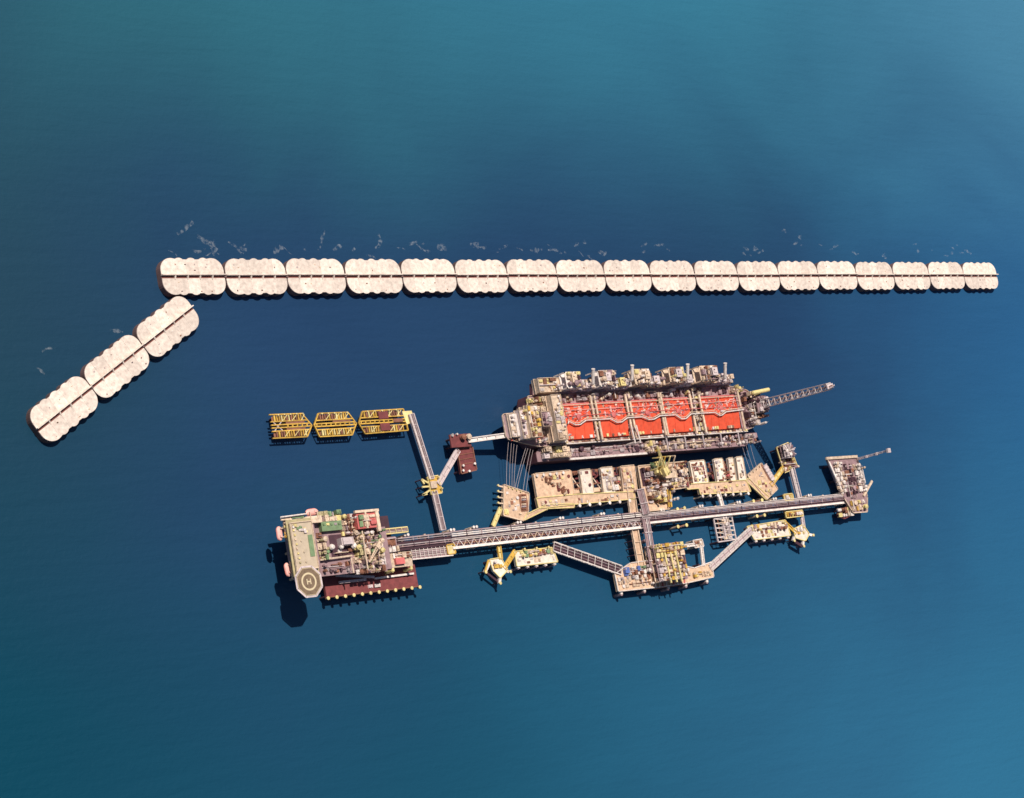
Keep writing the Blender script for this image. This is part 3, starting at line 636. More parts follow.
fill(r, WR(676, 462, 688, 485, ZB), ZB - .02, 43, 3.8, (1.2, 5), ['cream_paint', 'white_paint', 'rust_brown', 'cream_paint', 'dark_steel'], empty=.25)
block(r, 'control_room', 'cream_paint', (664, 470, 676.5, 478), ZB - .02, ZB + 6)
q = WR(648, 504.5, 668, 510, ZB); MB().box(q[0], q[2], q[1], q[3], ZB - .02, ZB + .9).build('deck_slab', 'deck_concrete', r)
for px in (667, 669.5):
    MB().bar(P(px, 489, ZB + 3), P(px + 2, 507, ZB + 3), 1.2, 1).build('walkway', 'yellow_paint', r)
    for yy, dx in ((490, 0), (506, 2)):
        e = P(px + dx, yy, ZB + 3); piece('post', 'pile', 'yellow_paint', r, (e.x, e.y, ZB - .02), (0, 0, 0), (.7, .7, 2.7))
# loading arms and yellow crane
for i, (px, py) in enumerate(((650, 471), (655, 470), (660, 469.5), (665, 469))):
    a = P(px, py, ZB); t = MB(); t.tube((a.x, a.y, ZB - .02), (a.x, a.y, ZB + 9), .8, 8); t.tube((a.x, a.y, ZB + 9), (a.x - 1, a.y + 8, ZB + 16), .6, 8); t.tube((a.x - 1, a.y + 8, ZB + 16), (a.x - 1, a.y + 9.5, ZB + 7), .5, 8); t.box(a.x - 1.2, a.x + 1.2, a.y - 3.5, a.y - 1, ZB + 6.5, ZB + 9); t.tube((a.x, a.y, ZB + 9), (a.x + .3, a.y - 3, ZB + 7.5), .5, 6)
    t.build('loading_arm', ['pale_yellow', 'yellow_paint', 'pale_yellow', 'cream_paint'][i], r)
a = P(655, 474, ZB); piece('pedestal_crane', 'crane', 'pale_yellow', r, (a.x, a.y, ZB - .02), (0, 0, 1.9), (22, 22, 17))
fill(r, WR(650, 461.5, 667, 469.5, ZB), ZB - .02, 45, 5, (2, 6), ['pale_yellow', 'yellow_paint', 'cream_paint', 'pale_yellow', 'green_deck'], empty=.1)

r = berth_deck('tan comb shaped north berth deck with white fingers below the ship bow', [(700, 494.5), (750.5, 491.5), (746, 480), (697, 483.5), (685, 484.5), (687, 489.5), (698.5, 488.5)],
               [([(689, 461.3), (704, 460), (708.5, 483), (693, 483.8)], 'white_concrete'), ([(713.5, 459), (722, 458.3), (726, 481.6), (717, 482.2)], 'white_concrete'), ([(727.5, 458), (732.5, 457.5), (736, 481), (730.5, 481.4)], 'white_concrete'), ([(735.5, 457), (742, 456.4), (746.5, 480.2), (738.5, 480.7)], 'white_concrete')])
for i in range(9):
    q = P(721 + rn.uniform(-1, 9), 469 + 1.6 * i, ZB); piece('mooring_winch', rn.choice(['skid', 'vessel']), rn.choice(['rust_brown', 'pink_red', 'cream_paint']), r, (q.x, q.y, ZB + .04), (0, 0, rn.choice([0, .3])), (rn.uniform(3, 6), 1.8, 1.8))
for (px, py) in ((709, 466), (711, 471), (710, 476), (724.5, 463), (725.5, 468), (734.5, 462), (695, 480), (693, 485)):
    q = P(px, py, 7); piece('rusty_fender', rn.choice(['skid', 'rack', 'vessel']), rn.choice(['rust_brown', 'maroon_deck', 'dark_steel']), r, (q.x, q.y, 5.2), (0, 0, rn.uniform(0, 3)), (rn.uniform(3.5, 5), rn.uniform(2, 3), rn.uniform(2, 4)))
MB().bar(P(704, 474, 6), P(716, 473, 6), 2, 1.2).build('fender_frame', 'rust_brown', r); MB().bar(P(722, 466, 6), P(737, 464.8, 6), 2, 1.2).build('fender_frame', 'rust_brown', r); MB().bar(P(708, 463, 6), P(713.5, 479, 6), 2, 1.2).build('fender_frame', 'maroon_deck', r); MB().bar(P(689, 486, 6), P(699, 485, 6), 3, 1.2).build('fender_frame', 'rust_brown', r)
for i in range(7):
    q = P(702 + 7.6 * i, 496.4 - .45 * i, 10); piece('fender_post', 'bollard', 'white_paint', r, (q.x, q.y, 8.6), (0, 0, 0), (2.8, 2.8, 2.4)); piece('pile', 'pile', 'cream_paint', r, (q.x, q.y, -12), (0, 0, 0), (1.6, 1.6, 20.7)); MB().bar(q + Vector((0, -.2, .2)), q + Vector((0, 3.5, .9)), 1, 1).build('outrigger', 'cream_paint', r)
fill(r, WR(692, 463, 704, 481, ZB), ZB + .04, 51, 5, (.8, 2.2), ['white_paint', 'cream_paint', 'rust_brown'], empty=.6)
fill(r, WR(738, 459, 743, 478, ZB), ZB + .04, 52, 3.5, (.8, 2), ['white_paint', 'cream_paint', 'grey_steel'], empty=.45)
fill(r, WR(703, 485, 746, 491.5, ZB), ZB - .02, 404, 3.2, (.3, 1.2), DECK, empty=.55)
for x0_, x1_, y0_ in ((692, 705, 462), (715, 723, 460), (729, 734, 459)): fill(r, WR(x0_, y0_, x1_, y0_ + 20, ZB), ZB + .04, x0_, 3, (.3, 1.3), DECK, empty=.5)
truss_bridge('footbridge', 'short cream footbridge from the bow side berth deck south to the narrow trestle', (718, 491.5), (722.5, 507), 3.6, ZB, 'white_paint', 'white_paint', 1.2, bay=3)
r, _ = platform('roadway', 'cream roadway joining the bow side berth deck to the tilted bow dolphin', [(745, 480.5), (748, 478), (769, 497), (766, 500)], ZB - .1, 'deck_concrete', 1.5, 'cream_paint', .8, 'pale_yellow')
r, pts = platform('mooring_dolphin', 'tan square mooring dolphin set askew at the bow lines', [(747, 475.5), (761, 463), (777.5, 489), (766.5, 499.5)], ZB, 'deck_concrete', 2.4)
a, b = P(763.5, 465.5, ZB), P(772, 480, ZB); t = MB(); t.bar(a + Vector((0, 0, 1)), b + Vector((0, 0, 1)), 5, 1.6)
for i in range(6): e = a.lerp(b, i / 5); t.bar(e + Vector((-2, -1, 2.2)), e + Vector((2, 1, 2.2)), .6, .8)
t.build('winch_house', 'pale_steel', r); MB().bar(P(761.5, 464.5, ZB + .2), P(770, 480, ZB + .2), 2.2, .5).build('deck_plate', 'rust_brown', r)
for i in range(4):
    q = P(749.5 + 3.2 * i, 474.5 - 2.7 * i, ZB); piece('mooring_hook', 'bollard', 'cream_paint', r, (q.x, q.y, ZB - .02), (0, 0, 0), (1.4, 1.4, 1.4))
fill(r, WR(757, 472, 766, 488, ZB), ZB - .02, 56, 3, (.3, 1), DECK, empty=.55)
fill(r, WR(765, 489, 772, 495, ZB), ZB - .02, 55, 3, (.8, 2), ['pale_yellow', 'cream_paint'], empty=.3)
truss_bridge('footbridge', 'yellow footbridge from the askew bow dolphin to the lattice tower', (770.5, 485), (783.5, 467.5), 4, ZB, 'pale_yellow', 'yellow_paint', 1.5, bay=3)
# lattice tower
r, pts = platform('tower_platform', 'small platform carrying a grey lattice tower beside the bow dolphin', [(776, 447.5), (788, 442.5), (797.5, 467.5), (784, 473)], ZB, 'rust_brown', 1.6, 'dark_steel', .9, 'pale_yellow')
c = P(788.5, 451, ZB + 7); H = 7; half = 5.5
for sx in (-1, 1):
    for sy in (-1, 1): MB().bar((c.x + sx * half, c.y + sy * half, ZB - .02), (c.x + sx * half, c.y + sy * half, ZB + H), .8, .8).build('tower_leg', 'pale_steel', r)
for z in (3.5, 7):
    MB().box(c.x - half - .6, c.x + half + .6, c.y - half - .6, c.y + half + .6, ZB + z - .4, ZB + z).build('tower_floor', 'mauve_steel' if z < 4 else 'grey_steel', r)
for z in (0, 3.5):
    for sy in (-1, 1): MB().bar((c.x - half, c.y + sy * (half + .2), ZB + z), (c.x + half, c.y + sy * (half + .2), ZB + z + 3), .4, .4).build('tower_brace', 'pale_steel', r); MB().bar((c.x - sy * 0 - half * 1.04, c.y - half, ZB + z), (c.x - half * 1.04, c.y + half, ZB + z + 3), .4, .4).build('tower_brace', 'pale_steel', r)
fill(r, (c.x - half, c.y - half, c.x + half, c.y + half), ZB + H - .02, 61, 3.2, (1.5, 4), ['white_paint', 'pale_steel', 'mauve_steel', 'white_paint', 'pale_steel'], empty=.05)
for an in (.3, 1.2, 2.0, -.5, 2.9): MB().bar((c.x + 2 * math.cos(an), c.y + 2 * math.sin(an), ZB + H + 1), (c.x + 7.5 * math.cos(an), c.y + 7.5 * math.sin(an), ZB + H + 2.2), .8, .8).build('boom_arm', 'pale_steel', r)
for (px, py) in ((779, 463), (783, 471), (796, 467)):
    q = P(px, py, ZB); piece('post', 'bollard', 'cream_paint', r, (q.x, q.y, ZB - .02), (0, 0, 0), (2.2, 2.2, 3))
fill(r, WR(782, 458, 795, 470, ZB), ZB - .02, 66, 3.6, (1, 4), ['mauve_steel', 'cream_paint', 'rust_brown', 'pale_yellow', 'white_paint', 'dark_steel'], empty=.2)
truss_bridge('footbridge', 'grey pipe footbridge from the lattice tower to the narrow trestle', (791.5, 468), (799, 498), 5.5, 11, 'grey_steel', 'pale_steel', 2, pipes=3, bay=3.5)
for lab, poly in (('small yellow pile cluster north of the narrow trestle by the tower bridge', [(783, 494.5), (792, 493.5), (793.5, 500), (784.5, 501)]), ('small yellow pile cluster south of the narrow trestle above the bow side carrier dolphin', [(785, 512), (802, 510.2), (803, 516), (786, 518)])):
    r, pts = platform('pile_cluster', lab, poly, 11, 'yellow_paint', 1.2, 'dark_steel', .8, 'pale_yellow')
    x0, x1 = min(p.x for p in pts), max(p.x for p in pts); y0, y1 = min(p.y for p in pts), max(p.y for p in pts)
    fill(r, (x0 + 1, y0 + 1, x1 - 1, y1 - 1), 10.98, 62, 3.5, (1, 3), ['yellow_paint', 'pale_yellow', 'white_paint', 'rust_brown'], empty=.2)
def pile_pair(label, a, b, z=9):
    A, B = P(*a, z), P(*b, z); root = thing('pile_pair', label, 'piles', ((A.x + B.x) / 2, (A.y + B.y) / 2, 0), 'free standing pile pairs by the narrow trestle')
    for q in (A, B):
        piece('pile', 'pile', 'cream_paint', root, (q.x, q.y, -12), (0, 0, 0), (1.8, 1.8, 12 + z)); piece('pile_head', 'bollard', 'pale_yellow', root, (q.x, q.y, z - .02), (0, 0, 0), (3.2, 3.2, 2))
    MB().bar(A - Vector((0, 0, .8)), B - Vector((0, 0, .8)), .9, 1).build('tie_beam', 'rust_brown', root)
pile_pair('pair of yellow headed piles south of the trestle beside the mauve pipes', (676.5, 527), (685, 525.5))
pile_pair('pair of yellow headed piles north of the trestle beside the central loading platform', (676, 509.5), (683, 508.5))
pile_pair('pair of yellow headed piles south of the trestle near the carrier dolphins', (755.5, 516.5), (763, 515.5))
pile_pair('pair of yellow headed piles north of the trestle below the askew bow dolphin', (752, 501.5), (760.5, 500.5))
# grey lattice frame south of the narrow trestle
A = [(713.5, 519), (731.5, 516.5), (736, 539.5), (718, 542)]
pts = [P(x, y, 10) for x, y in A]; c = sum(pts, Vector()) / 4
r = thing('lattice_frame', 'grey lattice steel frame standing in the water south of the narrow trestle', 'frame', (c.x, c.y, 0))
for i in range(4):
    MB().bar(pts[i], pts[(i + 1) % 4], 1, 1.2).build('rim_beam', 'pale_steel', r); q = pts[i]; piece('pile', 'pile', 'dark_steel', r, (q.x, q.y, -12), (0, 0, 0), (1.5, 1.5, 22))
for i in range(1, 5):
    t = i / 5; MB().bar(pts[0].lerp(pts[3], t), pts[1].lerp(pts[2], t), .8, 1).build('cross_beam', ['pale_steel', 'cream_paint'][i % 2], r); MB().bar(pts[0].lerp(pts[1], t), pts[3].lerp(pts[2], t), .6, .8).build('girder', ['grey_steel', 'rust_brown'][i % 2], r)
for i in range(5):
    a = pts[0].lerp(pts[3], i / 5); b = pts[1].lerp(pts[2], (i + 1) / 5); MB().bar(a + Vector((0, 0, .4)), b + Vector((0, 0, .4)), .5, .5).build('diagonal_brace', 'white_paint', r)
x0, x1 = min(p.x for p in pts), max(p.x for p in pts); y0, y1 = min(p.y for p in pts), max(p.y for p in pts)
fill(r, (x0 + 8, y0 + 1, x1 - 5, y1 - 1), 9.9, 64, 3.6, (1, 2.5), ['pale_steel', 'white_paint', 'grey_steel', 'rust_brown', 'cream_paint'], empty=.3)
MB().box(x0 + 9, x1 - 4.5, y0 + 1.5, y1 - 1.5, 9.2, 9.6).build('grating', 'grey_steel', r)
truss_bridge('footbridge', 'short grey footbridge from the narrow trestle onto the lattice frame', (723, 512), (726, 524), 4, 10.6, 'pale_steel', 'white_paint', 1, bay=3)

# flare end platform
r, pts = platform('end_platform', 'mauve and cream platform at the end of the narrow trestle with a thin boom', [(827, 459), (856, 457), (861, 470), (867, 497), (867, 512), (853, 513), (843, 497)], 12, 'mauve_steel', 2.2, 'dark_steel', 1.0, 'cream_paint')
fill(r, WR(836.5, 461, 845.5, 493, 14), 11.98, 71, 3.6, (1.2, 4), ['white_paint', 'cream_paint', 'cream_paint', 'white_paint'], empty=.08)
fill(r, WR(844, 463, 857, 499, 13), 11.98, 72, 4, (.6, 2), ['mauve_steel', 'dark_steel', 'dark_steel', 'rust_brown', 'dark_steel'], empty=.2)
fill(r, WR(856.5, 463, 864.5, 492, 14), 11.98, 73, 3.8, (1.5, 5), ['white_paint', 'pale_steel', 'cream_paint', 'white_paint'], empty=.06)
fill(r, WR(851, 499.5, 866, 511, 13.5), 11.98, 75, 4.6, (1.5, 3.6), ['pale_yellow', 'pale_yellow', 'cream_paint', 'yellow_paint', 'white_paint', 'rust_brown'], empty=.12)
MB().bar(P(826, 458.5, 12.9), P(857, 456.5, 12.9), 2.4, 1.6).build('pipe_header', 'cream_paint', r)
MB().bar(P(829, 462, 12.7), P(843, 494, 12.7), 1.6, 1.2).build('edge_walkway', 'white_paint', r)
MB().bar(P(863.5, 496, 13), P(872, 481, 13), 2, 1.4).build('landing_arm', 'cream_paint', r)
q = P(869.5, 485.5, 12); piece('pile', 'pile', 'dark_steel', r, (q.x, q.y, -12), (0, 0, 0), (1.4, 1.4, 24.4))
MB().prism([(p.x, p.y) for p in [P(x, y, 9) for x, y in ((837, 509), (851, 506), (855, 514), (845, 519), (838, 517))]], 7.8, 9).build('lower_deck', 'maroon_deck', r)
fill(r, WR(837, 507, 853, 517, 10), 8.98, 74, 4.5, (1.5, 4.5), ['cream_paint', 'white_paint', 'rust_brown', 'pale_yellow', 'dark_steel'], empty=.12)
for px in ((841, 510), (852, 508), (852, 514), (842, 515)):
    q = P(*px, 9); piece('pile', 'pile', 'dark_steel', r, (q.x, q.y, -12), (0, 0, 0), (1.5, 1.5, 20))
# vent boom: lattice leaning outward
A, B = P(856.5, 459.5, 12), P(889.5, 450.3, 53)
t = MB(); d = (B - A).normalized(); s = d.cross(Vector((0, 0, 1))).normalized(); u = s.cross(d)
for an in (0, 2.1, 4.2): o = s * math.cos(an) * 1.1 + u * math.sin(an) * 1.1; t.bar(A + o, B + o * .6, .4, .4)
L = (B - A).length
for i in range(10):
    p, q = A + d * L * i / 10, A + d * L * (i + 1) / 10
    for an in (0, 2.1, 4.2): t.bar(p + s * math.cos(an) * 1.1 + u * math.sin(an) * 1.1, q + s * math.cos(an + 2.1) * .9 + u * math.sin(an + 2.1) * .9, .25, .25)
bo = t.build('vent_boom', 'pale_steel', r)
for f, w in ((.32, 2.4), (.62, 2.6), (.97, 4)): e = A + d * L * f; MB().box(e.x - w / 2, e.x + w / 2, e.y - w / 2, e.y + w / 2, e.z - 1, e.z + 1).build('boom_platform', 'pale_steel', bo)

# ------------------------------------------------------------------ south berth for carriers
def corner_dolphin(label, poly, z, arms, seed):
    r, pts = platform('breasting_dolphin', label, poly, z, 'white_concrete', 2.0, 'dark_steel', 1.0, 'pale_yellow')
    x0, x1 = min(p.x for p in pts), max(p.x for p in pts); y0, y1 = min(p.y for p in pts), max(p.y for p in pts); c = sum(pts, Vector()) / len(pts)
    fill(r, (c.x - 5, c.y - 1, c.x + 4, c.y + 6), z - .02, seed, 3.4, (1, 2.4), ['pale_yellow', 'yellow_paint', 'white_paint'], empty=.3)
    for a, b in arms:
        MB().bar(P(*a, z - 1), P(*b, z - 1), 2.2, 2).build('fender_arm', 'white_paint', r); q = P(*b, z - 1); piece('pile', 'pile', 'dark_steel', r, (q.x + .5, q.y + .8, -12), (0, 0, 0), (1.1, 1.1, 12 + z - 1)); piece('fender_post', 'bollard', 'pale_yellow', r, (q.x, q.y, z - .6), (0, 0, 0), (2.6, 2.6, 1.6))
    a, b = P(*poly[0], z - 3.5), P(*poly[1], z - 3.5)
    return r, pts
ZS = 9.2
r, _ = corner_dolphin('white tilted breasting dolphin with yellow rim at the quarters end of the carrier berth', [(489, 559.5), (500.5, 557.5), (507.5, 570), (500, 578), (493, 571)], ZS, [((490, 561), (484.5, 572.5)), ((500, 576), (499, 583.5)), ((505, 571), (509, 572))], 81)
MB().bar(P(486, 573, 7), P(498, 582.5, 7), 1.6, 2.4).build('fender_panel', 'dark_steel', r)
MB().bar(P(488.5, 560, ZS + .6), P(485, 572, ZS + .6), 1.6, .8).build('walkway', 'yellow_paint', r)
truss_bridge('footbridge', 'short yellow footbridge from the broad trestle to the tilted white dolphin', (498.5, 545), (500.5, 559), 3.4, ZS, 'pale_yellow', 'yellow_paint', 1.2, bay=3)
truss_bridge('footbridge', 'yellow slanting footbridge between the tilted white dolphin and its long neighbour', (504, 568), (515, 551), 3.2, ZS, 'yellow_paint', 'yellow_paint', 1.2, bay=3)
r, pts = platform('breasting_platform', 'long white breasting platform with yellow clutter below the broad trestle', [(514, 551.5), (552, 547.5), (557.5, 562), (516.5, 566.5)], ZS, 'white_concrete', 2.0, 'dark_steel', 1.0, 'pale_yellow')
fill(r, WR(514.5, 549.5, 554, 556.5, ZS + 1), ZS - .02, 83, 3.8, (1, 2.8), ['yellow_paint', 'pale_yellow', 'pale_yellow', 'rust_brown', 'green_deck', 'cream_paint'], empty=.18)
fill(r, WR(517, 557, 555, 562.5, ZS), ZS - .02, 84, 3.2, (.4, 1.4), ['white_paint', 'cream_paint', 'white_paint', 'grey_steel', 'rust_brown'], empty=.4)
for i in range(5):
    a, b = P(518 + 9 * i, 565 - .8 * i, ZS - 1), P(518 + 9 * i, 568.5 - .9 * i, ZS - 1); MB().bar(a, b, 2.6, 2.2).build('fender_arm', 'white_paint', r); piece('pile', 'pile', 'mauve_steel', r, (b.x, b.y, -12), (0, 0, 0), (1.8, 1.8, 12 + ZS - .6))
for i in range(3):
    q = P(522 + 12 * i, 547.8 - 1 * i, ZS); piece('light_post', 'bollard', 'pale_yellow', r, (q.x, q.y - 1.5, ZS - .02), (0, 0, 0), (1.6, 1.6, 3))
truss_bridge('footbridge', 'pale double footbridge slanting from the long white platform to the carrier loading platform', (553, 546.5), (621, 570.5), 8.5, 10.2, 'dark_steel', 'white_paint', 2.0, bay=4, pipes=2)

r, pts = platform('loading_platform', 'white and yellow carrier loading platform with a crowded yellow process tower', [(614.5, 574), (630, 563), (652, 560), (694, 568), (711, 562), (713.5, 577), (687, 583), (661, 587), (618, 591.5)], ZB, 'deck_concrete', 2.4, 'dark_steel', 1.1, 'white_paint')
fill(r, WR(624, 565.5, 652, 574.5, ZB + 2), ZB - .02, 91, 3.6, (1.5, 4.5), ['white_paint', 'cream_paint', 'rust_brown', 'blue_paint', 'white_paint', 'green_deck', 'grey_steel'], empty=.15)
fill(r, WR(618, 575, 652, 587, ZB + 1), ZB - .02, 92, 3.6, (.8, 2.6), ['white_paint', 'white_paint', 'cream_paint', 'grey_steel', 'rust_brown'], empty=.3)
q = WR(626, 567, 630, 573, ZB + 4); MB().box(q[0], q[2], q[1], q[3], ZB - .02, ZB + 3.6).build('storage_cabin', 'blue_paint', r)
# the tower: three floors, packed
x0, y0, x1, y1 = WR(655, 543, 684, 581, ZB + 9)
for z in (5, 10):
    MB().box(x0, x1, y0, y1, ZB + z - .5, ZB + z).build('tower_floor', ['cream_paint', 'mauve_steel'][z // 5 - 1], r)
for x in (x0 + .6, (x0 + x1) / 2, x1 - .6):
    for y in (y0 + .6, (y0 + y1) / 2, y1 - .6):
        piece('tower_leg', 'beam', 'cream_paint', r, (x, y, -12), (0, 0, 0), (1.2, 1.2, 12 + ZB + 9.6))
MB().box(x0, x1, y0, y1, ZB - 2, ZB - .6).build('tower_base', 'deck_concrete', r)
fill(r, (x0, y0, x1, y1), ZB - .62, 93, 7, (3.5, 5), STEEL, empty=.2, types=['skid', 'cabin', 'vessel', 'tank'])
fill(r, (x0, y0, x1, y1), ZB + 4.98, 94, 6, (3, 4.4), STEEL + ['yellow_paint'], empty=.2, types=['skid', 'cabin', 'vessel', 'rack'])
fill(r, (x0, y0 + (y1 - y0) * .62, x1, y1), ZB + 9.98, 95, 3.8, (1.5, 5), ['yellow_paint', 'pale_yellow', 'yellow_paint', 'cream_paint', 'pale_yellow'], empty=.06)
fill(r, (x0, y0, x1, y0 + (y1 - y0) * .62), ZB + 9.98, 96, 3.4, (1.2, 4.5), ['yellow_paint', 'cream_paint', 'rust_brown', 'white_paint', 'cream_paint', 'pale_steel', 'mauve_steel'], empty=.08)
for f in (.3, .5, .68): MB().bar((x0 + (x1 - x0) * f, y0 - 2, ZB + 13), (x0 + (x1 - x0) * f - 1, y1 - 8, ZB + 13), 1.3, 1.1).build('loading_arm', 'pale_yellow', r)
for f in (.3, .5, .68):
    for y in (y0 + 1, y1 - 10): piece('post', 'pile', 'pale_yellow', r, (x0 + (x1 - x0) * f - .3, y, ZB + 9.9), (0, 0, 0), (.8, .8, 3.2))
fill(r, WR(688, 571, 711, 577, ZB + 1), ZB - .02, 97, 3.4, (1, 3), ['cream_paint', 'pale_yellow', 'yellow_paint', 'cream_paint', 'white_paint'], empty=.15)
for (px, py) in ((621, 594.5), (644, 591.8), (685.5, 586.5), (706.5, 582.5), (668, 589)):
    b = P(px, py, ZB - 2); a = P(px - .4, py - 6, ZB - 2); MB().bar(a, b, 2.2, 2.2).build('fender_arm', 'white_paint', r); piece('pile', 'pile', 'mauve_steel', r, (b.x, b.y, -12), (0, 0, 0), (2.6, 2.6, 12 + ZB - 1.2))
for i in range(9):
    q = P(655 + 3.6 * i, 588.5 - .55 * i, ZB - 1); piece('fender_post', 'vessel', ['white_paint', 'cream_paint', 'pink_red'][i % 3], r, (q.x, q.y + 2.5, ZB - 1.2), (0, 0, 1.4), (5, 1.8, 2.4))
MB().bar(P(654, 587.3, ZB - 1.4), P(688, 582.3, ZB - 1.4), 3.5, 1).build('fender_walk', 'rust_brown', r)
truss_bridge('footbridge', 'thin white footbridge east of the yellow process tower ending at a small dolphin', (684, 546), (694.5, 544.5), 2.4, ZB, 'white_paint', 'white_paint', 1, bay=3)
truss_bridge('footbridge', 'thin white footbridge between the small cream dolphin and the carrier loading platform', (701, 545), (703.5, 566), 2.6, ZB, 'white_paint', 'white_paint', 1, bay=3)
r, pts = platform('small_dolphin', 'small cream dolphin inside the loop of white footbridges', [(692.5, 540.5), (701.5, 539), (703.5, 546.5), (694.5, 548)], ZB - 1, 'cream_paint', 1.6, 'cream_paint', .9, 'white_paint')
fill(r, WR(694, 541, 702, 546.5, ZB - 1), ZB - 1.02, 98, 3.2, (.8, 2), ['cream_paint', 'white_paint', 'rust_brown'], empty=.3)
truss_bridge('footbridge', 'wide pale footbridge slanting from the carrier loading platform to the bow side platform', (710, 568), (752, 529), 6.2, 10.2, 'pale_steel', 'white_paint', 2, bay=4, pipes=1)

r, pts = platform('breasting_platform', 'long white breasting platform with yellow clutter below the narrow trestle', [(746.5, 526.5), (785, 520), (790.5, 535.5), (754, 540)], ZS, 'white_concrete', 2.0, 'dark_steel', 1.0, 'pale_yellow')
fill(r, WR(751, 522.5, 788, 529.5, ZS + 1), ZS - .02, 85, 3.8, (1, 3), ['yellow_paint', 'pale_yellow', 'pale_yellow', 'rust_brown', 'mauve_steel', 'cream_paint'], empty=.15)
fill(r, WR(776, 526, 789, 534, ZS + 1), ZS - .02, 86, 4, (1, 3), ['mauve_steel', 'pale_steel', 'white_paint', 'rust_brown'], empty=.3)
fill(r, WR(753, 530, 778, 537, ZS), ZS - .02, 87, 3.2, (.4, 1.4), ['white_paint', 'cream_paint', 'white_paint', 'rust_brown', 'pale_yellow'], empty=.4)
for i in range(5):
    a, b = P(755.5 + 8 * i, 538.6 - 1 * i, ZS - 1), P(755.5 + 8 * i, 542 - 1 * i, ZS - 1); MB().bar(a, b, 2.6, 2.2).build('fender_arm', 'white_paint', r); piece('pile', 'pile', 'mauve_steel', r, (b.x, b.y, -12), (0, 0, 0), (1.8, 1.8, 12 + ZS - .6))
r, _ = corner_dolphin('white tilted breasting dolphin with yellow rim at the bow end of the carrier berth', [(793, 529), (802.5, 524.5), (809, 534), (805, 541), (795, 538)], ZS, [((803, 540), (802.5, 546.5)), ((807, 534), (812, 535.5)), ((794, 537), (793, 541))], 82)
MB().bar(P(794, 542, 8), P(801.5, 546.5, 8), 2.5, 3).build('fender_panel', 'dark_steel', r)
truss_bridge('footbridge', 'short white footbridge from the yellow pile cluster down to the tilted bow dolphin', (801.5, 514), (803.5, 527), 3.2, ZS, 'pale_steel', 'pale_steel', 1.2, bay=3)
truss_bridge('footbridge', 'yellow footbridge between the bow side breasting platform and the tilted dolphin', (784, 522), (796, 533), 3, ZS, 'yellow_paint', 'yellow_paint', 1.2, bay=3)

# ------------------------------------------------------------------ living quarters platform
cq = P(350, 550, 10)
q = thing('quarters_platform', 'living quarters platform with octagonal helideck, green deck patches and maroon lower deck', 'platform', (cq.x, cq.y, 0))
low = [P(x, y, 10) for x, y in ((323, 575), (414.5, 564), (418, 587.5), (322, 598))]
lx0, lx1, ly0, ly1 = low[0].x, low[1].x, (low[2].y + low[3].y) / 2, (low[0].y + low[1].y) / 2
low = [Vector((lx0, ly0, 10)), Vector((lx1, ly0, 10)), Vector((lx1, ly1, 10)), Vector((lx0, ly1, 10))]
lx0w = P(285, 545, 10).x
MB().box(lx0, lx1, ly0, ly1, 7.6, 10).build('lower_deck', 'maroon_deck', q)
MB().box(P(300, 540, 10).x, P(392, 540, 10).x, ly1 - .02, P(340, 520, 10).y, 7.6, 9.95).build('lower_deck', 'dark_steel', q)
for i in range(12):
    x = lx0 + (lx1 - lx0) * i / 11; MB().bar((x, ly0 + .5, 9.4), (x, ly0 - 1.2, 9.4), 1.2, 1.2).build('outrigger', 'rust_brown', q); piece('pile_head', 'bollard', 'pale_yellow', q, (x, ly0 - .4, 9.9), (0, 0, 0), (2.8, 2.8, 1.8)); piece('pile', 'pile', 'dark_steel', q, (x + .6, ly0 + 1.2, -12), (0, 0, 0), (1.5, 1.5, 20))
MB().box(lx0, lx1, ly0, ly0 + .6, 9.98, 10.9).build('handrail', 'rust_brown', q)
for i in range(6):
    for y in (ly1 + 3, P(340, 524, 10).y): piece('pile', 'pile', 'rust_brown', q, (lx0 - 14 + 16 * i, y, -12), (0, 0, 0), (2.4, 2.4, 20))
ZM = 24   # main deck
def px_box(name, mat, rect, z0, z1): r_ = WR(*rect, z1); return MB().box(r_[0], r_[2], r_[1], r_[3], z0, z1).build(name, mat, q)
mx0, my0, mx1, my1 = WR(300, 514, 388, 574, ZM)
ex, ey = P(353, 540, ZM).x, P(370, 528, ZM).y
MB().prism([(mx0, my0), (mx1, my0), (mx1, ey), (P(379, 520, ZM).x, ey), (P(379, 520, ZM).x, my1 + 1), (P(356, 520, ZM).x, my1 + 1), (P(356, 520, ZM).x, my1 - 3), (ex - 8, my1 - 3), (ex - 8, my1 + 1.5), (mx0, my1)], ZM - 1.6, ZM).build('main_deck', 'mauve_steel', q)
MB().box(mx0 + 1, mx1 - 1, my0 + 1, my1 - 1, 16, 16.6).build('cellar_deck', 'mauve_steel', q)
for i in range(5):
    for j in range(3): piece('jacket_leg', 'pile', 'cream_paint', q, (mx0 + 3 + (mx1 - mx0 - 6) * i / 4, my0 + 3 + (my1 - my0 - 6) * j / 2, -12), (0, 0, 0), (1.9, 1.9, 12 + ZM - 1.4))
for i in range(4):
    a = mx0 + 3 + (mx1 - mx0 - 6) * i / 4; b = mx0 + 3 + (mx1 - mx0 - 6) * (i + 1) / 4
    MB().bar((a, my0 + 3, 9.8), (b, my0 + 3, ZM - 2), .9, .9).build('jacket_brace', 'cream_paint', q)
